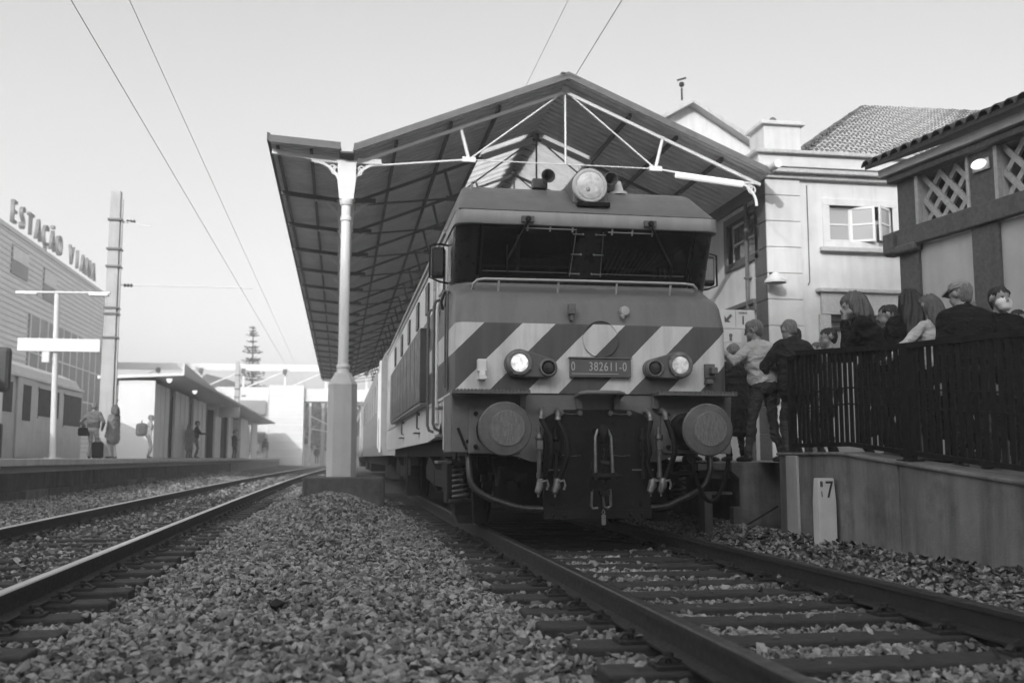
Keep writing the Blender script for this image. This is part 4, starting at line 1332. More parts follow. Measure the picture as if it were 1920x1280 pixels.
# railing
rail = empty('railing', (2.15, 9.72, .785), 'black steel railing of thin upright bars on the ramp wall', 'railing')
RLX = 2.16
def rz_(y): return wall_top(y)
def top_z(y): return float(np.interp(y, [2.6, 6.29, 7.70, 9.93], [1.45, 1.616, 1.684, 1.842])) - .02
mb = MB().bar((RLX, 9.74, top_z(9.74) - .0), (RLX, 9.5, top_z(9.5)), .05, .045)
mb = MB()
seg = [9.72, 8.7, 7.70, 6.29, 4.4, 2.6]
for a, b in zip(seg[:-1], seg[1:]):
    mb.bar((RLX, a, top_z(a) + .02), (RLX, b, top_z(b) + .02), .06, .045)
build('top_rail', mb, 'railing_paint', rail)
mb = MB().bar((RLX, 9.95, top_z(9.7) - .02), (RLX, 9.70, top_z(9.7) - .01), .05, .04)
build('end_rail', mb, 'railing_paint', rail)
for h, nm in ((.10, 'bottom_rail'), (.62, 'middle_rail'), (.47, 'middle_rail')):
    mb = MB()
    for a, b in zip([9.93] + seg[1:-1], seg[1:]):
        mb.bar((RLX, a, rz_(a) + h), (RLX, b, rz_(b) + h), .045 if h < .2 else .018, .04 if h < .2 else .014)
    build(nm, mb, 'railing_paint', rail)
for y, w in ((9.93, .05), (7.72, .13), (5.6, .13), (3.4, .13)):
    mb = MB().box(RLX - .03, RLX + .03, y - w / 2, y + w / 2, rz_(y) + .03, top_z(y))
    mb.box(RLX - .08, RLX + .08, y - .09, y + .09, rz_(y) + .03, rz_(y) + .045)
    build('post', mb, 'railing_paint', rail, bevel=.006)
me = None
y = 9.84
while y > 4.2:
    if min(abs(y - q) for q in (9.93, 7.72, 5.6)) > .07:
        mb = MB().bar((RLX, y, rz_(y) + .1), (RLX, y, top_z(y)), .055, .012, up=(1, 0, 0))
        build('bar', mb, 'railing_paint', rail)
    y -= .098
# kilometre post
kp = empty('distance_post', (1.98, 9.05, -.1), 'white concrete distance post with black 7 in front of the ramp wall', 'post')
def kr(w, d, z): return [(1.93 - w / 2, 8.8 - d / 2, z), (1.93 + w / 2, 8.8 - d / 2, z), (1.93 + w / 2, 8.8 + d / 2, z), (1.93 - w / 2, 8.8 + d / 2, z)]
mb = MB().loft([kr(.175, .12, -.3), kr(.175, .12, .36), kr(.15, .10, .575)], closed=True, caps=True)
build('post_body', mb, 'post_white', kp, bevel=.006)
text('number', '7', .22, (1.955, 8.740, .465), (R(83), 0, 0), 'ink', kp, sx=.75)
text('number', '8', .075, (1.876, 8.738, .52), (R(83), 0, 0), 'ink', kp, sx=.7)
text('number', '1', .075, (1.876, 8.734, .43), (R(83), 0, 0), 'ink', kp, sx=.7)
# wayfinding signs
sg = empty('wayfinding_sign', (4.25, 15.2, .71), 'white arrow and platform 1 sign above a smaller notice, behind the standing men', 'sign')
o = C0 = None
mb = MB().cyl((4.0, 15.25, .71), (4.0, 15.25, 3.12), .035, n=8)
build('pole', mb, 'grey_steel', sg)
mb = MB().box(3.37, 4.03, 15.16, 15.20, 2.80, 3.10)
b = build('sign_board', mb, 'sign_white', sg, bevel=.006)
mb = MB().prism([(3.52, 2.90), (3.62, 2.90), (3.58, 2.93), (3.65, 3.00), (3.62, 3.03), (3.55, 2.96), (3.52, 3.0)], 'y', 15.153, 15.16)
build('arrow', mb, 'plate_grey', b)
text('number', '1', .2, (3.83, 15.155, 2.925), (R(90), 0, 0), 'ink', b)
text('lettering', 'LINHA', .05, (3.83, 15.155, 3.055), (R(90), 0, 0), 'plate_grey', b)
mb = MB().box(3.705, 3.709, 15.155, 15.16, 2.82, 3.08)
build('divider', mb, 'plate_grey', b)
mb = MB().box(3.39, 3.80, 15.17, 15.20, 2.58, 2.785)
b = build('notice', mb, 'sign_white', sg, bevel=.004)
mb = MB().lathe((3.62, 15.165, 2.69), (0, -1, 0), [(0, .03), (.003, .03), (.003, 0)], 12).box(3.6, 3.64, 15.163, 15.17, 2.60, 2.68)
build('pictogram', mb, 'plate_grey', b)
# ------------------------------------------------------------------ main station building (right, behind the canopy)
MX, MY = 6.22, 19.5
main = empty('station_building', (MX, MY, .71), 'white two storey station building with granite trim and open casement window', 'building')
def wall_with_hole(mb, plane, a0, a1, z0, z1, holes, d0, d1):
    """wall slab between a0..a1, z0..z1 with rectangular holes, thickness d0..d1 on the other axis"""
    xs = sorted(set([a0, a1] + [h[0] for h in holes] + [h[1] for h in holes])); zs = sorted(set([z0, z1] + [h[2] for h in holes] + [h[3] for h in holes]))
    for i in range(len(xs) - 1):
        for j in range(len(zs) - 1):
            cx, cz = (xs[i] + xs[i + 1]) / 2, (zs[j] + zs[j + 1]) / 2
            if any(h[0] < cx < h[1] and h[2] < cz < h[3] for h in holes): continue
            if plane == 'y': mb.box(xs[i], xs[i + 1], d0, d1, zs[j], zs[j + 1])
            else: mb.box(d0, d1, xs[i], xs[i + 1], zs[j], zs[j + 1])
    return mb
mb = wall_with_hole(MB(), 'y', MX + .02, 18., .6, 6.66, [(7.62, 9.06, 5.28, 6.05), (7.55, 9.25, .6, 4.0)], MY + .02, MY + .4)
build('front_wall', mb, 'plaster_white', main)
SW = [(20.1 + 3.4 * k, 21.7 + 3.4 * k, 5.12, 6.02) for k in range(6)]
mb = wall_with_hole(MB(), 'x', MY + .42, 62., .6, 6.66, SW, MX + .02, MX + .4)
build('side_wall', mb, 'plaster_white', main)
mb = MB().box(MX, 18, MY + .41, 62, 6.665, 6.7)
build('attic_floor', mb, 'plaster_grey', main)
# corner quoin of granite blocks, one by one
z = .71; k = 0
while z < 6.5:
    h = .55
    mb = MB().box(MX - .03, MX + .74, MY - .03, MY + .015, z + .005, min(z + h, 6.56) - .005)
    build('quoin_block', mb, 'plaster_white', main, bevel=.012)
    mb = MB().box(MX - .03, MX + .015, MY + .0155, MY + .62, z + .005, min(z + h, 6.56) - .005)
    build('quoin_block', mb, 'granite', main, bevel=.012)
    z += h; k += 1
# cornice, attic parapet, corner pedestal
def cornice(z0, z1, d, m):
    mb = MB().box(MX - d, 18, MY - d, MY - .001 + .02, z0, z1).box(MX - d, MX + .019, MY + .021, 62, z0, z1)
    return build('cornice', mb, m, main, bevel=.015)
cornice(6.565, 6.66, .10, 'granite_light'); cornice(6.662, 6.76, .22, 'granite_light'); cornice(6.762, 7.02, .26, 'plaster_white'); cornice(7.022, 7.10, .36, 'granite_light')
mb = MB().box(MX - .02, MX + .8, MY - .02, MY + .75, 7.102, 7.72).box(MX - .1, MX + .88, MY - .1, MY + .83, 7.722, 7.80)
build('parapet_pedestal', mb, 'plaster_white', main, bevel=.012)
mb = MB().ball((MX + .35, MY + .35, 7.9), (.09, .09, .12), 10, 8)
build('finial', mb, 'granite', main)
# casement window of the front
mb = MB()
for (a, b, c, d) in ((7.46, 9.22, 6.05, 6.2), (7.46, 9.22, 5.13, 5.28), (7.46, 7.62, 5.28, 6.05), (9.06, 9.22, 5.28, 6.05)):
    mb.box(a, b, MY - .012, MY + .3, c, d)
w = build('window', mb, 'plaster_white', main, bevel=.01)
mb = MB().box(7.36, 9.32, MY - .12, MY - .013, 5.05, 5.14)
build('sill', mb, 'granite_light', w, bevel=.01)
def casement(x0, x1, y0, y1, z0, z1, name='casement'):
    mb = MB(); t = .05
    A = Vector((x0, y0, 0)); B = Vector((x1, y1, 0)); U = (B - A).normalized()
    def seg(u0, u1, a, b, m=0, th=.04):
        p = A + U * u0; q = A + U * u1
        mb.bar((p.x, p.y, (a + b) / 2), (q.x, q.y, (a + b) / 2), th, b - a, m)
    L = (B - A).length; zm = (z0 + z1) / 2
    seg(0, t, z0, z1); seg(L - t, L, z0, z1); seg(t, L - t, z0, z0 + t); seg(t, L - t, z1 - t, z1); seg(t, L - t, zm - .02, zm + .02)
    o = build(name, mb, 'wood_frame', w)
    mb = MB(); p = A + U * t; q = A + U * (L - t)
    for (a, b) in ((z0 + t, zm - .02), (zm + .02, z1 - t)):
        mb.bar((p.x, p.y, (a + b) / 2), (q.x, q.y, (a + b) / 2), .01, b - a)
    return o, mb
for args in ((7.62, 8.14, MY + .12, MY + .12), (8.14, 8.58, MY + .12, MY - .12), (9.06, 8.64, MY + .10, MY - .20)):
    o, g = casement(args[0], args[1], args[2], args[3], 5.29, 6.04)
    build('pane', g, 'window_pane_light', w)
mb = MB().box(7.6, 9.08, MY + .39, MY + .43, 5.26, 6.07)
build('dark_room', mb, 'plaster_grey', w)
# side windows below the canopy
for y0, y1, z0, z1 in SW:
    mb = MB()
    t = .16
    for (a, b, c, d) in ((y0 - t, y1 + t, z1, z1 + t), (y0 - t, y1 + t, z0 - t, z0), (y0 - t, y0, z0, z1), (y1, y1 + t, z0, z1)):
        mb.box(MX - .03, MX + .3, a, b, c, d)
    sw = build('window', mb, 'granite', main, bevel=.01)
    mb = MB(); yc = (y0 + y1) / 2
    for (a, b, c, d) in ((y0, y1, z0, z0 + .06), (y0, y1, z1 - .06, z1), (y0, y0 + .06, z0, z1), (y1 - .06, y1, z0, z1), (yc - .05, yc + .05, z0, z1), (y0, y1, (z0 + z1) / 2 - .02, (z0 + z1) / 2 + .02)):
        mb.box(MX + .12, MX + .17, a, b, c, d)
    build('frame', mb, 'wood_frame', sw)
    build('pane', MB().box(MX + .14, MX + .15, y0, y1, z0, z1), 'window_pane', sw)
mb = MB().box(MX - .10, MX + .019, MY + .63, 62, 4.02, 4.12).box(MX - .05, MX + .019, MY + .63, 62, 3.86, 4.02)
build('string_course', mb, 'granite', main, bevel=.01)
mb = MB().box(MX - .06, MX + .019, MY + .63, 62, 6.3, 6.56)
build('frieze', mb, 'granite', main)
mb = MB().box(MX + .76, 7.28, MY - .04, MY + .018, .71, 1.75).box(9.55, 18, MY - .04, MY + .018, .71, 1.75)
build('plinth', mb, 'granite', main, bevel=.01)
# portal below
mb = MB().box(7.35, 9.5, MY - .06, MY + .1, 3.72, 4.18).box(7.25, 9.6, MY - .14, MY + .1, 4.182, 4.26)
p = build('portal', mb, 'granite_light', main, bevel=.012)
for a, b in ((7.3, 7.55), (9.25, 9.5)):
    build('jamb', MB().box(a, b, MY - .05, MY + .1, .71, 3.718), 'granite_light', p, bevel=.012)
mb = MB().box(7.56, 9.24, MY + .2, MY + .25, .71, 3.99)
d = build('door', mb, 'coach_side', p)
mb = MB().box(7.56, 9.24, MY + .13, MY + .2, 3.42, 3.48).box(8.37, 8.43, MY + .13, MY + .2, .71, 3.42).box(7.56, 9.24, MY + .05, MY + .2, 3.6, 3.72)
build('door_frame', mb, 'coach_dark', d)
# hipped tiled roof and gabled centre behind the parapet
def tiled(name, quad, m, parent, nrow=14, ncol=40):
    """a roof slope of barrel tiles: a=lower left, b=lower right, c=upper right, d=upper left"""
    a, b, c, d = [Vector(q) for q in quad]
    nor = (b - a).cross(d - a).normalized()
    if nor.z < 0: nor = -nor
    mb = MB(); K = ncol * 4 + 1
    for r in range(nrow):
        t0, t1 = r / nrow, (r + 1.12) / nrow
        r0 = []; r1 = []
        for i in range(K):
            u = i / (K - 1)
            w_ = abs(math.sin(math.pi * ncol * u)) * (.045 + .012 * math.sin(r * 5.1 + i * .37))
            p0 = (a.lerp(b, u)).lerp(d.lerp(c, u), t0); p1 = (a.lerp(b, u)).lerp(d.lerp(c, u), min(t1, 1.))
            r0.append(p0 + nor * (w_ + .03 + .008 * math.sin(i * 1.7 + r * 2.3))); r1.append(p1 + nor * w_)
        mb.loft([r0, r1], smooth=True)
    return build(name, mb, m, parent)
hx0, hx1, hy0, hy1, hz0 = 7.3, 18., 20.4, 31., 7.15
apex0, apex1 = (11.2, 24.3, 10.1), (17.5, 24.3, 10.2)
tiled('roof_slope', ((hx0, hy0, hz0), (hx1, hy0, hz0), apex1, apex0), 'roof_tile', main, 26, 72)
tiled('roof_slope', ((hx0, hy1, hz0), (hx0, hy0, hz0), apex0, (11.2, 26.5, 10.1)), 'roof_tile', main, 18, 40)
g = MB()
GY = 30.2
g.prism([(5.9, 7.1), (11.2, 7.1), (11.2, 10.35), (8.45, 12.0), (5.9, 10.5)], 'y', GY, GY + .4)
build('gable_wall', g, 'plaster_white', main)
mb = MB()
mb.bar((5.5, GY - .12, 10.36), (8.45, GY - .12, 12.10), .5, .14).bar((8.45, GY - .12, 12.10), (11.6, GY - .12, 10.2), .5, .14)
build('gable_coping', mb, 'granite_light', main, bevel=.01)
tiled('gable_roof', ((11.7, GY, 10.1), (11.7, GY + 14, 10.1), (8.45, GY + 14, 12.2), (8.45, GY, 12.2)), 'roof_tile', main, 10, 40)
tiled('gable_roof', ((5.4, GY + 14, 10.25), (5.4, GY, 10.25), (8.45, GY, 12.2), (8.45, GY + 14, 12.2)), 'roof_tile', main, 10, 40)
mb = MB().box(7.2, 9.6, GY - .04, GY - .001, 9.6, 9.72).box(9.6, 9.68, GY - .04, GY - .001, 7.3, 9.6).box(7.2, 7.28, GY - .04, GY - .001, 7.3, 9.6)
build('gable_moulding', mb, 'granite_light', main)
mb = MB().tube([(8.2, GY, 12.2), (8.2, GY, 12.6)], .03, 6).ball((8.2, GY, 12.72), .09, 8, 6).bar((8.05, GY, 12.85), (8.35, GY, 12.95), .04, .05)
build('weather_vane', mb, 'dark_iron', main)
for y in (MY + .95, 26.4):
    mb = MB().tube([(MX - .07, y, 6.25), (MX - .07, y, .75)], .045, 8)
    dp = build('downpipe', mb, 'granite', main)
    for z in (1.5, 3.0, 4.6, 5.9):
        build('pipe_clip', MB().box(MX - .125, MX + .019, y - .06, y + .06, z, z + .035), 'granite', dp)
mb = MB().tube([(MX + .9, MY - .012, 6.45), (MX + .9, MY - .012, 4.4), (MX + .86, MY - .012, 4.33)], .012, 5)
build('cable', mb, 'granite', main)
# wall lamp on the corner
wl_ = empty('wall_lamp', (MX - .1, MY - .2, 4.4), 'white dome wall lamp on the corner of the station building', 'lamp')
mb = MB().lathe((MX + .02, MY - .28, 4.30), (0, 0, 1), [(0, .22), (.05, .22), (.16, .12), (.22, .05), (.24, 0)], 18)
build('shade', mb, 'canopy_white', wl_)
mb = MB().bar((MX + .02, MY - .28, 4.5), (MX + .02, MY, 4.55), .04, .04)
build('arm', mb, 'dark_iron', wl_)

# ------------------------------------------------------------------ near building on the right with lattice windows
NB = Vector((5.30, 12.9, 0)); NA = R(8.2)
nb = empty('lattice_building', tuple(NB), 'grey building at the right edge with lattice windows and tiled eaves', 'building')
nb.rotation_euler = (0, 0, 0)
du = Vector((math.sin(NA), -math.cos(NA), 0)); dn = Vector((-math.cos(NA), -math.sin(NA), 0))   # along the wall towards the viewer, out of the wall
def nbp(u, d, z): return NB + du * u + dn * d + Vector((0, 0, z))
def nbox(mb, u0, u1, d0, d1, z0, z1, m=0):
    P = [nbp(u, d, z) for z in (z0, z1) for (u, d) in ((u0, d0), (u1, d0), (u1, d1), (u0, d1))]
    return mb.add(P, [(0, 3, 2, 1), (4, 5, 6, 7), (0, 1, 5, 4), (1, 2, 6, 5), (2, 3, 7, 6), (3, 0, 4, 7)], m)
U1 = 13.
PIL = [(-.02, .36), (1.36, 1.80), (2.75, 3.2), (4.2, 4.6)]
LAT = [(.42, 1.32), (1.86, 2.70), (3.26, 4.14)]
mb = MB()
nbox(mb, .0, U1, -.35, -.001, .1, 3.66); nbox(mb, .0, U1, -.35, -.001, 4.62, 4.72)
last = 0.
for a, b in LAT + [(U1, U1)]:
    nbox(mb, last, a, -.35, -.001, 3.66, 4.62); last = b
nbox(mb, 0, .35, -7., -.352, .1, 4.7)
build('wall', mb, 'plaster_grey', nb)
for a, b in PIL:
    mb = MB(); nbox(mb, a, b, .0, .06, .5, 3.668)
    build('pilaster', mb, 'granite', nb, bevel=.012)
    mb = MB(); nbox(mb, a, b, .0, .05, 3.93, 4.62)
    build('pilaster', mb, 'granite', nb, bevel=.012)
mb = MB(); nbox(mb, -.12, U1, .0, .12, 3.67, 3.93); nbox(mb, -.12, .0, -3, -.001, 3.67, 3.93)
build('band', mb, 'granite', nb, bevel=.015)
mb = MB(); nbox(mb, -.2, .02, -.2, .2, 3.60, 3.9); nbox(mb, -.2, .4, .0, .17, 3.58, 3.70)
build('band_end', mb, 'granite', nb, bevel=.03)
mb = MB(); nbox(mb, -.1, U1, .0, .16, 4.62, 4.70)
build('cornice', mb, 'granite', nb, bevel=.012)
mb = MB(); nbox(mb, -.2, U1, -.3, .22, 4.72, 4.84)
build('soffit', mb, 'plaster_grey', nb, bevel=.012)
for q, (a, b) in enumerate(LAT):
    mb = MB()
    z0, z1 = 3.935, 4.615
    nbox(mb, a - .06, a, .0, .07, z0, z1)
    lt = build('lattice_window', mb, 'granite_light', nb, bevel=.006)
    mb = MB(); nbox(mb, b, b + .05, .0, .07, z0, z1)
    build('jamb', mb, 'granite_light', lt, bevel=.006)
    nb_l = int(round((b - a) / .30)); mb = MB()
    W = b - a; Hh = z1 - z0; step = .30
    k = -3
    while k < 8:
        for s in (-1, 1):
            # diagonal strips clipped to the opening
            u0 = k * step; pts = []
            x_a, x_b = (u0, u0 + Hh * .92) if s > 0 else (u0 + Hh * .92, u0)
            def zz(x): return (x - x_a) / (x_b - x_a) * Hh
            lo_, hi_ = max(0, min(x_a, x_b)), min(W, max(x_a, x_b))
            if hi_ - lo_ > .03:
                p = nbp(a + lo_, -.05 - .03 * (s > 0), z0 + zz(lo_)); r = nbp(a + hi_, -.05 - .03 * (s > 0), z0 + zz(hi_))
                mb.bar(p, r, .045, .075, up=tuple((r - p).cross(dn).normalized()))
        k += 1
    build('lattice', mb, 'granite_light', lt)
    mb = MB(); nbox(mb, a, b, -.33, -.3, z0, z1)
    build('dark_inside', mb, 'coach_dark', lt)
# roof slab and barrel tiles along the eave
mb = MB()
P = [nbp(u, d, z) for (u, d, z) in ((-.3, .36, 4.86), (U1, .36, 4.86), (U1, -4., 6.5), (-.3, -4., 6.5), (-.3, .36, 4.92), (U1, .36, 4.92), (U1, -4., 6.56), (-.3, -4., 6.56))]
mb.add(P, [(0, 3, 2, 1), (4, 5, 6, 7), (0, 1, 5, 4), (1, 2, 6, 5), (2, 3, 7, 6), (3, 0, 4, 7)])
rf = build('roof', mb, 'tile_dark', nb)
mb = MB()
sl = Vector(nbp(0, -4., 6.56) - nbp(0, .36, 4.92)).normalized()
n_ = 8
base = nbp(0, 0, 0)
ringA = []; ringB = []
for i in range(n_ + 1):
    a = math.pi * i / n_
    off = du * (.095 * math.cos(a)) + Vector((0, 0, .09 * math.sin(a)))
    ringA.append(off); ringB.append(off * .82 + sl * .45 + Vector((0, 0, .012)))
mb.loft([ringA, ringB], smooth=True); mb.loft([[p * .82 for p in ringA], [p * .8 for p in ringB]], smooth=True)
mb.loft([ringA, [p * .82 for p in ringA]])
tile0 = build('roof_tile', mb, 'tile_dark', None)
TM = tile0.data; bpy.data.objects.remove(tile0)
u = -.25
while u < 3.4:
    for r in range(3):
        p = nbp(u, .39, 4.90) + sl * (.40 * r) + Vector((0, 0, .008 * r)) - NB
        inst('roof_tile', TM, rf, p, (0, 0, random.uniform(-.04, .04)))
    u += .205
# two lamps on the wall: bulkhead light
bl = empty('bulkhead_lamp', tuple(nbp(1.62, .06, 4.42)), 'lit bulkhead lamp between the two lattice windows', 'lamp')
mb = MB(); c = nbp(1.60, .11, 4.44)
mb.ball(c, (.07, .13, .06), 12, 8)
build('globe', mb, 'lamp_lit', bl)
mb = MB(); nbox(mb, 1.46, 1.74, .06, .08, 4.36, 4.50)
build('back_plate', mb, 'granite_light', bl)
# ------------------------------------------------------------------ left island platform
PZ = .74
isl = empty('island_platform', (-8.5, 8, 0), 'long low island platform with pale edge beyond the empty track', 'platform')
build('deck', MB().box(-11.6, -8.62, 6, 135, .3, PZ), 'platform_top', isl)
mb = MB().box(-8.62, -8.42, 6, 135, .60, PZ + .004)
build('coping', mb, 'coping', isl, bevel=.015)
mb = MB().box(-8.9, -8.7, 6, 135, .28, .60)
build('recess', mb, 'concrete_dark', isl)
y = 12.; k = 0
while y < 60:
    L = random.uniform(1.1, 1.7)
    d = random.uniform(-.012, .012)
    mb = MB().box(-8.72, -8.50 + d, y + .012, y + L - .012, -.3, random.uniform(.10, .13) if False else .12)
    build('wall_block', mb, 'concrete_dark' if random.random() < .75 else 'concrete_mid', isl, bevel=.012)
    mb = MB().box(-8.76, -8.60 + d, y + .006, y + L * 1.0 - .006, .122, .47)
    build('wall_block', mb, 'concrete_dark', isl, bevel=.012)
    y += L
build('wall_far', MB().box(-8.76, -8.55, 60, 135, -.3, .47), 'concrete_mid', isl)
# shelter
sh = empty('platform_shelter', (-10.8, 44, PZ), 'long platform shelter with panelled bays and thin sloping roof on the island platform', 'shelter')
SY0, SY1 = 43.9, 104.
mb = MB().box(-11.5, -10.05, SY0, SY0 + .25, PZ, 3.95)
build('end_wall', mb, 'far_white', sh, bevel=.01)
mb = MB().box(-11.5, -11.3, SY0 + .25, SY1, PZ, 3.9)
build('back_wall', mb, 'shelter_panel', sh)
y = SY0 + .3; k = 0
lens = [3.6, 1.6, 4.5, 1.5, 5.2, 4.4, 3.2, 4.6, 5.4, 3.4, 6.2, 4.2, 6.]
for L in lens:
    if y + L > SY1: break
    if k % 2 == 0:
        x = -10.06
        n = 6
        mb = MB()
        for i in range(n):
            w = L / n
            mb.box(x - .12, x - .02 * (i % 2), y + i * w + .01, y + (i + 1) * w - .01, PZ + .02, 3.85)
        p = build('wall_panel', mb, 'shelter_panel', sh)
        if k in (4, 8):
            build('notice', MB().box(x, x + .02, y + L * .3, y + L * .55, 1.7, 2.4), 'hazed_grey', p)
    else:
        mb = MB().box(-11.28, -10.95, y + .1, y + L - .1, PZ + .02, 3.75)
        p = build('niche_panel', mb, 'hazed_grey', sh)
        mb = MB().box(-10.95, -10.07, y - .04, y + .02, PZ, 3.85)
        build('cheek', mb, 'panel_side', p)
        build('notice', MB().box(-10.95, -10.92, y + L * .4, y + L * .6, 2.2, 2.7), 'shelter_panel', p)
    y += L; k += 1
mb = MB()
mb.add([(-12.3, SY0 - .2, 3.98), (-8.9, SY0 - .2, 4.16), (-8.9, SY1 + 1, 4.16), (-12.3, SY1 + 1, 3.98), (-12.3, SY0 - .2, 4.12), (-8.87, SY0 - .2, 4.27), (-8.87, SY1 + 1, 4.27), (-12.3, SY1 + 1, 4.12)],
       [(0, 3, 2, 1), (4, 5, 6, 7), (0, 1, 5, 4), (1, 2, 6, 5), (2, 3, 7, 6), (3, 0, 4, 7)])
build('roof', mb, 'far_white', sh)
mb = MB().prism([(SY0 - .2, 4.272), (SY0 + 11, 4.272), (SY0 + 11, 4.3), (SY0 - .2, 4.66)], 'x', -8.97, -8.88)
build('roof_fin', mb, 'far_white', sh)
for y in (SY0 + 1.2, SY0 + 9):
    t = build('ceiling_lamp', MB().lathe((-9.7, y, 4.13), (0, 0, -1), [(0, .12), (.06, .12), (.16, .08), (.2, .0)], 12), 'lamp_lit', sh)
# hanging sign below the shelter roof
hs = empty('hanging_sign', (-9.5, 66, 3.6), 'small pale sign hanging under the shelter roof', 'sign')
build('board', MB().box(-10.0, -8.7, 65.95, 66.05, 3.3, 3.95), 'shelter_panel', hs)
build('hanger', MB().cyl((-9.8, 66, 3.95), (-9.8, 66, 4.3), .03, n=6).cyl((-9.3, 66, 3.95), (-9.3, 66, 4.32), .03, n=6), 'hazed_grey', hs)
# name board on a lamp post
sp = empty('platform_lamp_post', (-10.2, 29.6, PZ), 'slim white post with two lamp arms and a blank white board on the island platform', 'lamp post')
build('post', MB().cyl((-10.2, 29.6, PZ), (-10.27, 29.5, 5.35), .085, .07, n=12).cyl((-10.2, 29.6, PZ), (-10.2, 29.6, PZ + .03), .22, n=14), 'far_white', sp)
mb = MB().box(-11.2, -9.05, 29.38, 29.46, 3.66, 4.02)
build('sign_board', mb, 'sign_white', sp, bevel=.01)
mb = MB().tube([(-11.35, 29.5, 5.30), (-8.85, 29.4, 5.32)], .035, 8)
arm = build('arm', mb, 'far_white', sp)
for a, b in ((-11.30, -10.75), (-9.4, -8.9)):
    build('lamp_head', MB().box(a, b, 29.32, 29.55, 5.23, 5.29), 'hazed_grey', arm, bevel=.01)
build('speaker', MB().box(-10.55, -10.35, 29.35, 29.6, 3.35, 3.65), 'far_white', sp, bevel=.02)
# catenary masts
def mast(x, y, z0, h, label, w=.36, arms=True):
    r = empty('catenary_mast', (x, y, z0), label, 'mast', 'catenary masts')
    mb = MB().loft([[(x - w * .62, y - .2, z0), (x + w * .62, y - .2, z0), (x + w * .62, y + .2, z0), (x - w * .62, y + .2, z0)],
                    [(x - w * .45, y - .14, z0 + h), (x + w * .45, y - .14, z0 + h), (x + w * .45, y + .14, z0 + h), (x - w * .45, y + .14, z0 + h)]], closed=True, caps=True)
    build('shaft', mb, 'mast_concrete', r, bevel=.02)
    build('cable_pipe', MB().cyl((x + w * .62 + .06, y - .1, z0 + .5), (x + w * .47 + .06, y - .1, z0 + h - .3), .035, n=6), 'mast_concrete', r)
    if arms:
        for z, L in ((h - 1.0, 1.2), (h * .645, 4.6)):
            a = build('bracket_arm', MB().tube([(x + .2, y, z0 + z), (x + L, y - .3, z0 + z - (.25 if L < 2 else .05))], .016, 6), 'far_white', r)
            build('insulator', MB().lathe((x + .35, y - .02, z0 + z - .02), (1, 0, 0), [(0, .03), (.05, .07), (.1, .03), (.15, .07), (.2, .03), (.25, .07), (.3, .03)], 10), 'plate_grey', a)
        for z in (h - 1.0, h - 2.0, h - 2.6, h - 4.0, h - 4.2, h - 5.0):
            build('clamp', MB().box(x - w * .6, x + w * .7, y - .22, y + .22, z0 + z - .03, z0 + z + .03), 'plate_grey', r)
    return r
mast(-10.09, 35.4, PZ, 9.0, 'tall pale concrete mast standing beside the two waiting people')
mast(-9.9, 76, PZ, 7.0, 'concrete mast farther along the island platform beside the conifer', .3)
mast(-3.3, 92, 0, 8.5, 'catenary mast far away between the column and the white tower', .3, False)
mast(-4.4, 118, 0, 8.5, 'farthest catenary mast near the end of the track', .3, False)
# signal at the left edge
sgl = empty('platform_signal', (-12.2, 29.8, PZ), 'dark round topped signal cut by the left edge of the picture', 'signal')
build('signal_head', MB().box(-12.55, -11.45, 29.7, 29.95, 2.55, 3.80), 'coach_dark', sgl, bevel=.12)
build('signal_base', MB().box(-12.4, -11.6, 29.7, 29.95, PZ, 1.7), 'coach_dark', sgl, bevel=.05)
build('signal_stem', MB().box(-12.2, -11.65, 29.75, 29.9, 1.7, 2.55), 'hazed_grey', sgl)
# railcar beyond the platform
rc = empty('railcar', (-12.15, 22, .2), 'grey corrugated railcar standing behind the island platform', 'railcar')
RX1 = -12.1
def rprof(y):
    return [(RX1, y, .55), (RX1, y, 2.9), (RX1 - .05, y, 3.25), (RX1 - .25, y, 3.6), (RX1 - .8, y, 3.85), (RX1 - 1.5, y, 3.9), (RX1 - 2.3, y, 3.8), (RX1 - 2.9, y, 3.2), (RX1 - 2.95, y, .55)]
build('body', MB().loft([rprof(20), rprof(40.6)], closed=True, caps=True), 'railcar_body', rc)
for (a, b, c, d, m) in ((22, 24.2, 2.1, 3.0, 'window'), (25, 27.2, 2.1, 3.0, 'window'), (28, 30.2, 2.1, 3.0, 'window'), (31.1, 32.2, 2.1, 3.0, 'window'), (34.9, 37.3, 2.1, 3.0, 'window'), (38., 40.4, 1.9, 3.0, 'window')):
    wd = build(m, MB().box(RX1 - .02, RX1 + .015, a, b, c, d), 'window_grey', rc)
    build('frame', MB().box(RX1, RX1 + .03, a - .06, b + .06, d, d + .06).box(RX1, RX1 + .03, a - .06, b + .06, c - .06, c), 'railcar_body', wd)
dr = build('door', MB().box(RX1, RX1 + .05, 32.6, 34.4, .75, 3.2), 'railcar_body', rc, bevel=.02)
build('door_pane', MB().box(RX1 + .05, RX1 + .06, 33.1, 33.9, 1.9, 3.0), 'window_grey', dr)
for z in (1.0, 1.15, 1.3, 1.45, 1.6):
    build('side_rib', MB().box(RX1, RX1 + .02, 20, 32.55, z, z + .03).box(RX1, RX1 + .02, 34.45, 40.5, z, z + .03), 'railcar_body', rc)
build('gutter', MB().box(RX1 - .03, RX1 + .05, 20, 40.6, 3.22, 3.30), 'hazed_grey', rc)
build('underframe', MB().box(RX1 - 2.7, RX1 - .2, 20.5, 40, .1, .55), 'dark_iron', rc)
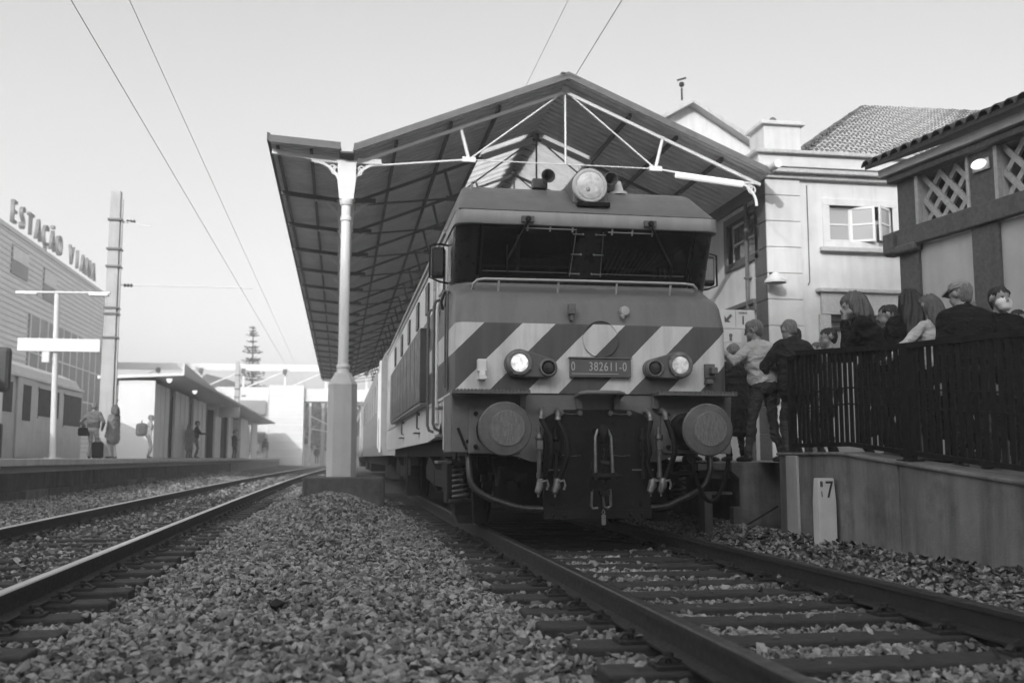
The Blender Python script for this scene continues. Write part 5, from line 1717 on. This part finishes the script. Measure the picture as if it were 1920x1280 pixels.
# far building with roof letters
fb = empty('shopping_building', (-25, 60, 0), 'large pale ribbed building with roof letters at the far left', 'building')
FX = -25.
build('wall', MB().box(-60, FX, 40, 103, -.5, 16.2), 'hazed_grey', fb)
for k in range(38):
    z = 1.2 + k * .4
    if z > 16: break
    build('cladding_rib', MB().box(FX, FX + .06, 40, 103, z, z + .12), 'far_white', fb)
for (a, b, c, d) in ((73.4, 77.1, 13.4, 15.4), (81.1, 84.6, 12.8, 15.2)):
    wd = build('window', MB().box(FX, FX + .1, a, b, c, d), 'hazed_window', fb)
    build('blind', MB().box(FX + .1, FX + .13, a + .1, b - .1, (c + d) / 2, d - .1), 'hazed_grey', wd)  # pale blind added to lighten the window as haze would
build('window', MB().box(FX, FX + .1, 78., 101, 3., 11.2), 'hazed_window', fb)
for k in range(11):
    build('mullion', MB().box(FX + .1, FX + .16, 78.2 + k * 2.25, 78.35 + k * 2.25, 3., 11.2), 'hazed_grey', fb)
for z in (5.6, 8.4):
    build('transom', MB().box(FX + .1, FX + .15, 78., 101., z, z + .12), 'hazed_grey', fb)
build('parapet', MB().box(FX - .1, FX + .12, 40, 103, 16.2, 16.5), 'far_white', fb)
for i, ch in enumerate('ESTAÇÃO VIANA'):
    if ch == ' ': continue
    text('letter', ch, 2.3, (FX + .05, 73.3 + i * 1.92, 17.55), (R(90), 0, R(90)), 'letter_grey', fb, extrude=.12, sx=.9)
# footbridge and lift tower
br = empty('footbridge', (-10, 108, 0), 'white truss footbridge crossing the tracks in the distance', 'footbridge')
mb = MB().box(-34, 6, 107.6, 108.0, 9.7, 10.4)
build('upper_beam', mb, 'far_white', br)
build('lower_beam', MB().box(-34, 6, 107.6, 110, 6.6, 7.9), 'far_white', br)
for k in range(10):
    x = -33.5 + k * 4.2
    build('upright', MB().box(x, x + .22, 107.7, 107.95, 7.9, 9.7), 'far_white', br)
    build('diagonal', MB().bar((x + .2, 107.8, 7.9), (x + 4.2, 107.8, 9.7), .12, .12), 'far_white', br)
    build('bracket', MB().box(x - .1, x + .3, 107.3, 107.6, 9.4, 9.9), 'panel_side', br)
tw = empty('lift_tower', (-8, 109, 0), 'white lift tower below the distant footbridge', 'tower')
build('shaft', MB().box(-9.7, -6.2, 107, 111, 0, 8.2), 'far_white', tw)
for k in range(9):
    build('joint', MB().box(-9.7, -6.2, 106.96, 107, .9 + k * .8, .95 + k * .8), 'hazed_grey', tw)
for (a, b, c, d) in ((-13.2, -10.0, 5.2, 6.6), (-12.9, -10., 1.4, 3.4)):
    build('window', MB().box(a, b, 106.8, 107.2, c, d), 'hazed_window', tw)
build('annex', MB().box(-15, -9.75, 107.25, 111, 0, 8.0), 'far_white', tw)
pt = empty('signal_gantry', (-4.5, 116, 0), 'pale portal gantry over the far tracks beside the white tower', 'gantry')
build('portal_beam', MB().box(-6, 3, 115.8, 116.2, 6.9, 7.2), 'hazed_grey', pt)
for x in (-5.9, -3.9, -2.):
    build('leg', MB().box(x, x + .25, 115.85, 116.15, 0, 6.9), 'far_white', pt)
build('lattice', MB().tube([(-5.7, 116, 4.), (-2., 116, 3.4)], .06, 5).tube([(-5.7, 116, 5.4), (-2, 116, 3.6)], .06, 5), 'hazed_grey', pt)
# far hill, bushes
mb = MB(); rings = []
rr = random.Random(9)
for i in range(50):
    x = -260 + i * 9
    h = 26 + 5 * math.sin(i * .6) + 3 * math.sin(i * 1.7) - abs(i - 26) * .35
    rings.append([(x, 330, -1), (x, 400, max(2, h)), (x, 460, -1)])
mb.loft(rings, smooth=True)
tag(build('hills', mb, 'hillside'), kind='structure')
# conifer: trunk, whorls of branches with needle tufts
def conifer(x, y, h, label):
    r = empty('conifer_tree', (x, y, 0), label, 'tree')
    build('trunk', MB().tube([(x, y, 0), (x + .1, y, h * .5), (x, y, h)], [.32, .2, .04], 8), 'trunk_bark', r)
    rnd = random.Random(4); mb = MB()
    z = h * .25
    while z < h - .3:
        t = (z - h * .25) / (h * .75)
        L = (1 - t) ** .75 * 2.5 * rnd.uniform(.7, 1.15) + .25
        if rnd.random() < .12: z += .5; continue
        for k in range(11):
            a = k * math.pi / 5.5 + rnd.uniform(-.35, .35); l = L * rnd.uniform(.5, 1.15)
            for q in range(int(l / .07) + 4):
                f = rnd.uniform(.15, 1); p = Vector((x + math.cos(a) * l * f, y + math.sin(a) * l * f, z + .25 * f * f * l - .1 * l * f))
                s = rnd.uniform(.1, .26)
                d1 = Vector((rnd.uniform(-1, 1), rnd.uniform(-1, 1), rnd.uniform(-.3, .8))).normalized() * s
                d2 = Vector((rnd.uniform(-1, 1), rnd.uniform(-1, 1), rnd.uniform(-.5, .5))).normalized() * s * .5
                mb.add([p - d2, p + d1, p + d2, p - d1 * .3], [(0, 1, 2, 3)])
        z += rnd.uniform(.22, .42)
    build('crown', mb, 'foliage', r)
conifer(-13.6, 132, 17.5, 'tall thin dark conifer rising behind the footbridge')
def bush(x, y, z, rx, ry, rz, n, label):
    r = empty('leafy_tree', (x, y, z - rz), label, 'tree', 'trees near the far end of the track')
    build('trunk', MB().tube([(x, y, z - rz), (x, y, z)], [.15, .08], 6), 'trunk_bark', r)
    mb = MB(); rnd = random.Random(int(x * 7 + y))
    for _ in range(n):
        u = Vector((rnd.gauss(0, 1), rnd.gauss(0, 1), rnd.gauss(0, 1))).normalized() * rnd.uniform(.45, 1.05)
        p = Vector((x + u.x * rx, y + u.y * ry, z + u.z * rz)); s = rnd.uniform(.25, .55)
        d1 = Vector((rnd.uniform(-1, 1), rnd.uniform(-1, 1), rnd.uniform(-1, 1))).normalized() * s
        d2 = d1.orthogonal().normalized() * s * .6
        mb.add([p - d2, p + d1, p + d2, p - d1], [(0, 1, 2, 3)])
    build('crown', mb, 'foliage', r)
bush(-5.6, 150, 5.5, 3.4, 3, 4., 900, 'broad leafy tree behind the portal gantry')
bush(-1.6, 158, 6.0, 3.2, 3, 4.5, 900, 'leafy tree close beside the column, behind the gantry')
# overhead wires
def wire(p0, p1, label, r=.008, sag=.0):
    pts = [tuple(Vector(p0).lerp(Vector(p1), i / 12) - Vector((0, 0, sag * 4 * (i / 12) * (1 - i / 12)))) for i in range(13)]
    o = build('overhead_wire', MB().tube(pts, r * .55, 5), 'wire_grey')
    return tag(o, label, 'wire', 'overhead wires')
wire((-5.40, -5, 5.6), (-5.30, 70, 5.6), 'overhead wire over the empty track, lower left of the pair in the sky', .009)
wire((-4.75, -5, 5.6), (-4.8, 70, 5.55), 'overhead wire over the empty track, right of the pair in the sky', .007)
wire((1.58, -5, 9.4), (1.8, 60, 9.4), 'thinner overhead wire above the locomotive track', .010)
wire((2.65, -5, 9.4), (2.69, 60, 9.4), 'bolder overhead wire above the canopy ridge', .018)
# ------------------------------------------------------------------ people
P_SEEN = []
def capsule(V, F, p0, p1, r0, r1, n=10):
    p0 = Vector(p0); p1 = Vector(p1); d = p1 - p0
    if d.length < 1e-5: d = Vector((0, 0, 1e-4))
    L = d.length; d = d.normalized(); a = d.orthogonal().normalized(); b = d.cross(a)
    prof = []
    for i in range(4):
        t = math.pi / 2 * i / 3.
        prof.append((-r0 * math.cos(t), max(r0 * math.sin(t), 1e-4)))
    for i in range(4):
        t = math.pi / 2 * (1 - i / 3.)
        prof.append((L + r1 * math.cos(t), max(r1 * math.sin(t), 1e-4)))
    k = len(V)
    for t, r in prof:
        for j in range(n):
            q = 2 * math.pi * j / n
            V.append(p0 + d * t + (a * math.cos(q) + b * math.sin(q)) * r)
    m = len(prof)
    for i in range(m - 1):
        for j in range(n):
            F.append((k + i * n + j, k + i * n + (j + 1) % n, k + (i + 1) * n + (j + 1) % n, k + (i + 1) * n + j))
    F.append(tuple(k + j for j in range(n - 1, -1, -1))); F.append(tuple(k + (m - 1) * n + j for j in range(n)))
def remesh(name, prims, vox, mats, tags, smooth_it=3, wrinkle=0.):
    """one continuous surface from tapered capsules; every face takes the material of its nearest capsule"""
    V = []; F = []
    for p0, p1, r0, r1, tg in prims:
        capsule(V, F, p0, p1, r0, r1)
    me = bpy.data.meshes.new(name); me.from_pydata(V, [], F)
    o = bpy.data.objects.new(name, me); COL.objects.link(o)
    m = o.modifiers.new('r', 'REMESH'); m.mode = 'VOXEL'; m.voxel_size = vox
    s = o.modifiers.new('s', 'SMOOTH'); s.iterations = smooth_it; s.factor = .5
    dg = bpy.context.evaluated_depsgraph_get(); dg.update()
    me2 = bpy.data.meshes.new_from_object(o.evaluated_get(dg))
    bpy.data.objects.remove(o); bpy.data.meshes.remove(me)
    me2.name = name; me2.materials.clear()
    used = []
    for t in tags:
        me2.materials.append(MATS[mats[t]]); used.append(t)
    n = len(me2.polygons); c = np.zeros(n * 3); me2.polygons.foreach_get('center', c); c = c.reshape(-1, 3)
    best = np.full(n, 1e9); idx = np.zeros(n, np.int32)
    for p0, p1, r0, r1, tg in prims:
        a = np.array(p0); b = np.array(p1); d = b - a; L2 = max(d @ d, 1e-9)
        t = np.clip((c - a) @ d / L2, 0, 1)
        dist = np.linalg.norm(c - a - t[:, None] * d, axis=1) - (r0 + (r1 - r0) * t)
        better = dist < best
        best = np.where(better, dist, best); idx = np.where(better, tags.index(tg), idx)
    if 'top' in tags:            # folds in the clothing
        soft = [i for i, t_ in enumerate(tags) if t_ in ('top', 'bottom')]
        nv = len(me2.vertices); co = np.zeros(nv * 3); me2.vertices.foreach_get('co', co); co = co.reshape(-1, 3)
        nr = np.zeros(nv * 3); me2.vertex_normals.foreach_get('vector', nr); nr = nr.reshape(-1, 3)
        lv = np.zeros(len(me2.loops), np.int32); me2.loops.foreach_get('vertex_index', lv)
        lt = np.zeros(n, np.int32); me2.polygons.foreach_get('loop_total', lt)
        mv = np.zeros(nv, bool); mv[lv[np.repeat(np.isin(idx, soft), lt)]] = True
        a = np.random.RandomState(len(P_SEEN)).uniform(0, 6.28, 12); P_SEEN.append(1)
        x, y, z = co.T
        u = x * 9 + 1.7 * np.sin(z * 8 + a[0]) + 1.1 * np.sin(y * 13 + a[1]); w = z * 15 + 2.2 * np.sin(x * 8 + a[2]) + 1.5 * np.sin(y * 9 + z * 5 + a[3])
        f = .5 * np.sin(w + a[4]) * np.sin(u * .8 + a[5]) + .35 * np.sin(w * 1.9 + u + a[6]) + .25 * np.sin(u * 2.3 - w * .7 + a[7])
        f = 1 - 2 * np.abs(f)
        co[mv] += nr[mv] * (.010 * f[mv] - .004)[:, None]
        me2.vertices.foreach_set('co', co.ravel())
    me2.polygons.foreach_set('material_index', idx)
    me2.polygons.foreach_set('use_smooth', np.ones(n, bool))
    me2.update()
    return me2
def ik(a, c, l1, l2, hint):
    a = Vector(a); c = Vector(c); d = c - a; L = min(d.length, (l1 + l2) * .999); d = d.normalized()
    c = a + d * L
    x = (l1 * l1 - l2 * l2 + L * L) / (2 * L); h = math.sqrt(max(0, l1 * l1 - x * x))
    n = Vector(hint) - d * d.dot(Vector(hint)); n = n.normalized() if n.length > 1e-5 else d.orthogonal()
    return a + d * x + n * h, c
def person(label, loc, yaw, h=1.72, lean=0., roll=0., head=(0., 0., 0.), hands=(None, None), feet=None, top='cloth_mid', bottom='cloth_jeans',
           shoes='shoe', hair='short', hcol='hair_dark', bulk=0., coat=None, sleeve=True, vox=.0135, group=None, extra=None, collar=False, mask=False, cap=None, finger=False):
    """x to the person's right, y forward, z up; loc at the feet; yaw turns forward from +Y anticlockwise"""
    S = h / 1.75; P = []
    def add(p0, p1, r0, r1, t): P.append((tuple(Vector(p0) * S), tuple(Vector(p1) * S), r0 * S, r1 * S, t))
    feet = feet or ((-.11, .02, 0), (.11, -.02, 0))
    hip = Vector((0, 0, .90))
    T = Matrix.Translation(hip) @ Euler((-R(lean), R(roll), 0)).to_matrix().to_4x4() @ Matrix.Translation(-hip)
    def t(x, y, z): return T @ Vector((x, y, z))
    b = bulk
    for s, f in ((-1, feet[0]), (1, feet[1])):
        hp = t(s * .09, 0, .90); an = Vector(f) + Vector((0, 0, .085))
        kn, an = ik(hp, an, .425, .415, (s * .12, 1, 0) if len(f) < 4 else f[3])
        add(hp, kn, .092, .062, 'bottom'); add(kn, an, .062, .043, 'bottom')
        add(kn + Vector((0, -.015, -.09)), kn + Vector((0, -.02, -.2)), .056, .048, 'bottom')
        fd = Vector((s * .12, 1, 0)).normalized()
        heel = an + Vector((0, -.03, -.045)); toe = an + fd * .16 + Vector((0, 0, -.055))
        add(an + Vector((0, 0, .01)), an + Vector((0, 0, .07)), .052, .052, 'bottom')
        add(heel, an + fd * .08 + Vector((0, 0, -.045)), .038, .042, 'shoe'); add(an + fd * .08 + Vector((0, 0, -.045)), toe, .042, .030, 'shoe')
    add(t(-.07, -.01, .92), t(.07, -.01, .92), .12, .12, 'bottom')
    hem = coat if coat else .93
    add(t(-.075, 0, hem + .10), t(.075, 0, hem + .10), .115 + b, .115 + b, 'top')
    if coat:
        for q in (-.09, 0, .09):
            add(t(q, 0, .98), (Vector((q * 1.15, .0, coat * 1.0))), .115 + b, .12 + b, 'top')
    add(t(-.075, .0, 1.06), t(.075, .0, 1.06), .112 + b, .112 + b, 'top')
    add(t(-.085, .005, 1.18), t(.085, .005, 1.18), .115 + b, .115 + b, 'top')
    add(t(-.10, .005, 1.30), t(.10, .005, 1.30), .118 + b, .118 + b, 'top')
    add(t(-.12, -.01, 1.38), t(.12, -.01, 1.38), .085 + b, .085 + b, 'top')
    for s in (-1, 1):
        add(t(0, -.01, 1.455), t(s * .175, -.005, 1.405), .062 + b * .6, .068 + b * .6, 'top')
    hd = Vector((0, .02, 1.625))
    HT = T @ Matrix.Translation((0, .0, 1.50)) @ Euler((-R(head[0]), R(head[2]), R(head[1]))).to_matrix().to_4x4() @ Matrix.Translation((0, 0, -1.50))
    def q(x, y, z): return HT @ Vector((x, y, z))
    add(t(0, -.015, 1.44), q(0, .005, 1.57), .060, .056, 'skin')
    if collar: add(t(-.02, -.015, 1.45), t(.02, -.015, 1.49), .075, .072, 'top')
    # head: skull, jaw, nose, brow, ears
    add(q(0, -.015, 1.665), q(0, .025, 1.665), .088, .082, 'skin'); add(q(0, .03, 1.60), q(0, .045, 1.565), .068, .05, 'skin')
    add(q(-.025, .05, 1.59), q(.025, .05, 1.59), .05, .05, 'skin')
    add(q(0, .108, 1.655), q(0, .125, 1.622), .012, .017, 'skin'); add(q(-.03, .094, 1.675), q(.03, .094, 1.675), .016, .016, 'skin')
    add(q(-.022, .093, 1.578), q(.022, .093, 1.578), .009, .009, 'detail'); add(q(0, .09, 1.545), q(0, .088, 1.545), .022, .022, 'skin')
    for s in (-1, 1):
        add(q(s * .032, .098, 1.655), q(s * .036, .097, 1.655), .0095, .0095, 'detail')
        add(q(s * .088, .0, 1.655), q(s * .092, -.008, 1.62), .018, .014, 'skin')
    if mask:
        add(q(-.03, .072, 1.595), q(.03, .072, 1.595), .055, .055, 'mask'); add(q(-.02, .08, 1.565), q(.02, .08, 1.565), .05, .05, 'mask')
    # arms and hands
    for s, hnd in ((-1, hands[0]), (1, hands[1])):
        sh = t(s * .185, -.005, 1.395)
        if hnd is None:
            hnd = (s * .27, .06, .80); hint = (s * .5, -1, 0); target = T @ Vector(hnd) if lean < 25 else Vector(hnd)
        else:
            hint = hnd[3] if len(hnd) > 3 else (s * .9, -.5, -.6); target = Vector(hnd[:3])
        el, wr = ik(sh, target, .30, .265, hint)
        add(sh, el, .062 + b * .5, .050 + b * .5, 'top' if sleeve else 'top'); add(el, wr, .049 + b * .5 if sleeve else .042, .036 + b * .3 if sleeve else .03, 'top' if sleeve else 'skin')
        d = (wr - el).normalized(); side = d.cross(Vector((0, 1, 0)) if abs(d.y) < .8 else Vector((0, 0, 1))).normalized()
        nor = side.cross(d).normalized()
        pc = wr + d * .05
        add(wr - d * .01, wr + d * .03, .028, .030, 'skin')
        for k in (-1, 0, 1):
            add(wr + d * .03 + side * .010 * k, wr + d * .085 + side * .024 * k, .019, .017, 'skin')
        for k, L in ((-1.5, .058), (-.5, .070), (.5, .074), (1.5, .066)):
            k0 = wr + d * .088 + side * .0185 * k; k1 = k0 + d * (L * .5) + nor * .008 + side * .004 * k; k2 = k1 + d * (L * .36) + nor * .026
            add(k0, k1, .0115, .0105, 'skin'); add(k1, k2, .0105, .009, 'skin')
        k0 = wr + d * .03 - side * .034; add(k0, k0 + d * .035 - side * .022 + nor * .012, .0135, .0125, 'skin')
        add(k0 + d * .035 - side * .022 + nor * .012, k0 + d * .068 - side * .022 + nor * .024, .0125, .010, 'skin')
    mats = dict(top=top, bottom=bottom, skin='skin', shoe=shoes, detail='skin_dark_detail', mask='canopy_white')
    me = remesh('person', P, vox, mats, list(mats))
    o = bpy.data.objects.new('person', me); link(o, None, loc, R(yaw))
    tag(o, label, 'person', group)
    # hair as a piece of its own
    H = []
    def ah(p0, p1, r0, r1): H.append((tuple(Vector(p0) * S), tuple(Vector(p1) * S), r0 * S, r1 * S, 'h'))
    if hair in ('short', 'bob', 'long', 'pony', 'thin'):
        ah(q(0, -.03, 1.685), q(0, .02, 1.69), .089, .080)
        ah(q(0, -.05, 1.65), q(0, -.045, 1.60), .074, .06)
        for s in (-1, 1): ah(q(s * .045, -.01, 1.68), q(s * .055, .03, 1.70), .05, .035)
    if hair == 'bob':
        for s in (-1, 1):
            ah(q(s * .06, -.02, 1.68), q(s * .085, -.02, 1.52), .062, .055); ah(q(s * .07, .02, 1.68), q(s * .09, .02, 1.56), .04, .04)
        ah(q(-.03, -.08, 1.68), q(-.04, -.10, 1.51), .075, .075); ah(q(.03, -.08, 1.68), q(.04, -.10, 1.51), .075, .075)
        ah(q(0, -.03, 1.71), q(0, .02, 1.70), .10, .088)
    if hair in ('long', 'pony'):
        for s in (-1, 1): ah(q(s * .055, -.03, 1.67), q(s * .07, -.05, 1.50), .05, .05)
        for s in (-1, 0, 1): ah(q(s * .05, -.07, 1.66), t(s * .06, -.135 - b, 1.28 if hair == 'long' else 1.36), .06, .05)
        ah(q(-.0, -.07, 1.5), t(0, -.14 - b, 1.15 if hair == 'long' else 1.3), .085, .045)
    if H:
        hm = remesh('hair', H, .012, {'h': hcol}, ['h'], 2)
        c0 = q(0, -.01, 1.65) * S
        for v in hm.vertices:         # locks: shallow furrows running down the hair
            d = v.co - c0; a = math.atan2(d.x, d.y)
            v.co += v.normal * S * (.007 * math.sin(a * 17 + 2.2 * math.sin(v.co.z * 9)) + .006 * math.sin(a * 7 + v.co.z * 14) - .002)
        link(bpy.data.objects.new('hair', hm), o)
    if cap:
        mb = MB()
        top_ = [q(0, 0, 1.7) * S]
        c = q(0, .0, 1.70) * S; ax = (q(0, 0, 1.8) - q(0, 0, 1.7)).normalized()
        mb.lathe(c, ax, [(-.012 * S, .102 * S), (.02 * S, .104 * S), (.05 * S, .098 * S), (.075 * S, .07 * S), (.085 * S, .0)], 18)
        f = (q(0, 1, 1.7) - q(0, 0, 1.7)).normalized(); r_ = (q(1, 0, 1.7) - q(0, 0, 1.7)).normalized()
        mb.add([c + f * .07 * S + r_ * u * .085 * S for u in (-1, 1)] + [c + f * .165 * S + r_ * u * .06 * S - ax * .02 * S for u in (1, -1)] +
               [c + f * .07 * S + r_ * u * .085 * S + ax * .012 for u in (-1, 1)] + [c + f * .165 * S + r_ * u * .06 * S - ax * .02 * S + ax * .012 for u in (1, -1)],
               [(0, 1, 2, 3), (7, 6, 5, 4), (0, 4, 5, 1), (1, 5, 6, 2), (2, 6, 7, 3), (3, 7, 4, 0)])
        build('cap', mb, cap, o, world=False)
    return o
G = 'people crowding the platform and ramp'
# near the locomotive's side
person('man in a light sweater and dark jeans with one arm up against the locomotive', (2.66, 11.75, .71), 20, 1.74, lean=6, roll=-3, head=(6, 30, -6), hands=((-.62, .12, 1.40, (-.6, -.2, -.8)), None),
       feet=((-.30, -.02, 0), (.16, -.12, 0)), top='cloth_light', bottom='cloth_jeans', hcol='hair_grey', bulk=.02, vox=.0115, group=G)
person('man in a dark jacket seen from behind, next to the end of the railing', (2.98, 11.5, .71), 5, 1.74, lean=9, head=(16, 8, 2), hands=((-.22, .30, .98, (-.9, -.3, 0)), (.25, .28, 1.0, (.9, -.3, 0))),
       feet=((-.17, .0, 0), (.15, .03, 0)), top='cloth_dark', bottom='cloth_jeans', hcol='hair_grey', hair='thin', bulk=.035, coat=.86, vox=.0115, group=G, collar=True)
person('dark haired man in a white shirt half hidden behind the dark jacket', (3.42, 12.5, .71), 60, 1.74, head=(4, 20, 0), top='cloth_white', bottom='cloth_jeans', hcol='hair_dark', group=G)
person('person in a black coat squeezed between the locomotive and the light sweater', (2.15, 12.6, .71), -160, 1.70, top='cloth_black', bottom='cloth_black', hcol='hair_dark', coat=.6, group=G)
person('short haired boy looking to the left behind the white shirt', (4.02, 13.0, .71), 75, 1.62, head=(4, 15, 0), top='cloth_pale', bottom='cloth_jeans', hcol='hair_brown', group=G)
person('dark haired man facing left beside the woman with bobbed hair', (3.68, 12.0, .71), 80, 1.68, head=(8, 0, 0), top='cloth_mid', bottom='cloth_dark', hcol='hair_dark', group=G)
# on the ramp behind the railing
person('woman with bobbed hair in a black coat, hand at her chin, by the railing', (2.75, 9.1, .74), 68, 1.66, lean=24, head=(-8, 12, 0), hands=((-.03, .37, 1.40, (-.3, -.3, -1)), (.10, .50, 1.06, (.9, -.5, -.4))),
       feet=((-.1, -.05, 0), (.12, -.1, 0)), top='cloth_black', bottom='cloth_dark', hair='bob', hcol='hair_brown', bulk=.045, vox=.0105, group=G)
person('woman with long straight dark hair seen from behind at the railing', (2.95, 8.9, .72), -15, 1.66, lean=6, head=(4, -4, 0), top='cloth_black', bottom='cloth_dark', hair='long', hcol='hair_dark', bulk=.01, vox=.0115, group=G)
person('girl with tied brown hair and a pale top leaning on the railing', (3.12, 8.72, .71), 22, 1.60, lean=9, head=(4, 10, 0), hands=((-.42, .30, 1.08, (-.9, -.4, -.3)), (.3, .40, 1.05, (.9, -.4, -.5))), top='cloth_light', bottom='cloth_dark', hair='pony', hcol='hair_brown', vox=.0115, group=G)
person('fair haired person turned away between the tied hair and the flat cap', (3.62, 9.0, .74), 40, 1.55, head=(10, 10, 0), top='cloth_mid', bottom='cloth_dark', hair='short', hcol='hair_grey', group=G)
person('man in a pale flat cap and black coat seen from behind at the railing', (2.98, 8.05, .66), -8, 1.66, lean=10, head=(4, 25, 0), top='cloth_black', bottom='cloth_dark', hair='short', hcol='hair_grey', bulk=.05, collar=True, cap='cloth_pale', vox=.0115, group=G)
person('man in a white face mask at the right edge facing the camera', (3.42, 8.25, .67), 170, 1.62, head=(2, 10, 0), top='cloth_black', bottom='cloth_dark', hair='short', hcol='hair_dark', bulk=.02, mask=True, vox=.0115, group=G)
person('tall dark haired man behind the woman with bobbed hair, face turned to the locomotive', (3.7, 10.6, .74), 40, 1.74, head=(4, 20, 0), top='cloth_black', bottom='cloth_black', hcol='hair_dark', bulk=.03, coat=.7, group=G)
person('short person in a dark coat deep in the crowd under the arrow sign', (2.95, 13.4, .71), 10, 1.62, head=(8, 0, 0), top='cloth_dark', bottom='cloth_black', hcol='hair_grey', bulk=.03, coat=.5, group=G)
person('woman with dark hair standing right behind the boy', (4.5, 12.6, .71), 80, 1.60, head=(4, 0, 0), top='cloth_black', bottom='cloth_black', hair='bob', hcol='hair_dark', coat=.5, bulk=.03, group=G)
person('broad man in black between the long dark hair and the pale top, mostly hidden', (3.75, 9.7, .74), 20, 1.56, head=(10, 0, 0), top='cloth_black', bottom='cloth_black', hcol='hair_dark', bulk=.06, coat=.5, group=G)
person('person in a dark coat farthest right in the crowd, behind the face mask', (4.3, 9.2, .72), 150, 1.52, head=(4, 0, 0), top='cloth_dark', bottom='cloth_black', hcol='hair_dark', bulk=.05, coat=.4, group=G)
# left platform
G2 = 'people waiting on the island platform'
person('person in a grey jacket and pale trousers seen from behind by the tall mast', (-10.15, 33.9, .74), -10, 1.74, top='cloth_mid', bottom='cloth_pale', hcol='hair_grey', bulk=.02, hands=((-.30, .05, .95), (.24, .12, .95)), vox=.02, group=G2)
person('person in a long patterned coat standing right of the grey jacket', (-9.62, 34.3, .74), 60, 1.66, top='cloth_check', bottom='cloth_light', hcol='hair_brown', hair='bob', coat=.62, bulk=.03, vox=.02, group=G2)
person('person with a backpack standing before the end of the shelter', (-10.0, 42.6, .74), -70, 1.72, top='cloth_pale', bottom='cloth_check', hcol='hair_grey', lean=5, vox=.02, group=G2)
person('woman in a grey coat standing in the shelter next to a tall dark figure', (-9.75, 52., .74), -150, 1.66, top='cloth_check', bottom='cloth_check', hair='long', hcol='hair_brown', coat=.5, vox=.022, group=G2)
person('tall person in a black jacket inside the shelter beside the grey coat', (-9.6, 53.2, .74), -80, 1.86, lean=4, top='cloth_black', bottom='cloth_mid', hcol='hair_dark', bulk=.02, hands=(None, (.1, .4, 1.15)), vox=.022, group=G2)
person('slim person in black standing alone in the middle of the shelter', (-9.4, 70., .74), -120, 1.78, top='cloth_black', bottom='cloth_black', hcol='hair_dark', hands=(None, (.1, .38, 1.2)), vox=.025, group=G2)
person('person in a mid grey coat seen from behind by the far white tower', (-8.9, 92., .74), 0, 1.72, top='cloth_mid', bottom='cloth_light', hcol='hair_dark', bulk=.04, vox=.028, group=G2)
person('person in dark clothes walking far away near the end of the track', (-4.6, 100., .2), 0, 1.7, top='cloth_dark', bottom='cloth_jeans', hcol='hair_dark', vox=.03, group=G2)
# what they carry
def bag(name, label, cat, c, d, m, rz=0.):
    r = empty(name, c, label, cat, rz=rz)
    mb = MB().box(-d[0] / 2, d[0] / 2, -d[1] / 2, d[1] / 2, 0, d[2])
    build('bag_body', mb, m, r, bevel=min(d) * .3, world=False)
    mb = MB().tube([(-d[0] * .25, 0, d[2] * .98), (-d[0] * .2, 0, d[2] * 1.2), (d[0] * .2, 0, d[2] * 1.2), (d[0] * .25, 0, d[2] * .98)], .012, 6)
    build('handle', mb, 'rubber', r, world=False)
    return r
bag('backpack', 'bulky round grey backpack worn by the person before the shelter end', 'backpack', (-10.28, 42.55, 1.62), (.36, .42, .52), 'cloth_mid', R(-70))
bag('shoulder_bag', 'dark shoulder bag hanging left of the grey jacket', 'bag', (-10.42, 33.9, 1.45), (.36, .16, .26), 'cloth_black')
bag('travel_bag', 'black travel bag standing on the ground by the pale trousers', 'bag', (-9.95, 33.7, .74), (.34, .22, .52), 'cloth_black')
# ------------------------------------------------------------------ haze
HAZE = 0.0026
if HAZE:
    mb = MB().box(-110, 80, -110, 190, -2., 62)
    me = bpy.data.materials.new('haze_air'); me.use_nodes = True
    nt = me.node_tree
    nt.nodes.remove(nt.nodes['Principled BSDF'])
    pv = nt.nodes.new('ShaderNodeVolumePrincipled')
    pv.inputs['Color'].default_value = (.95, .95, .95, 1)
    pv.inputs['Density'].default_value = HAZE
    pv.inputs['Anisotropy'].default_value = .2
    nt.links.new(pv.outputs[0], nt.nodes['Material Output'].inputs['Volume'])
    MATS['haze_air'] = me
    hz_ = build('haze', mb, 'haze_air')
    tag(hz_, kind='stuff')
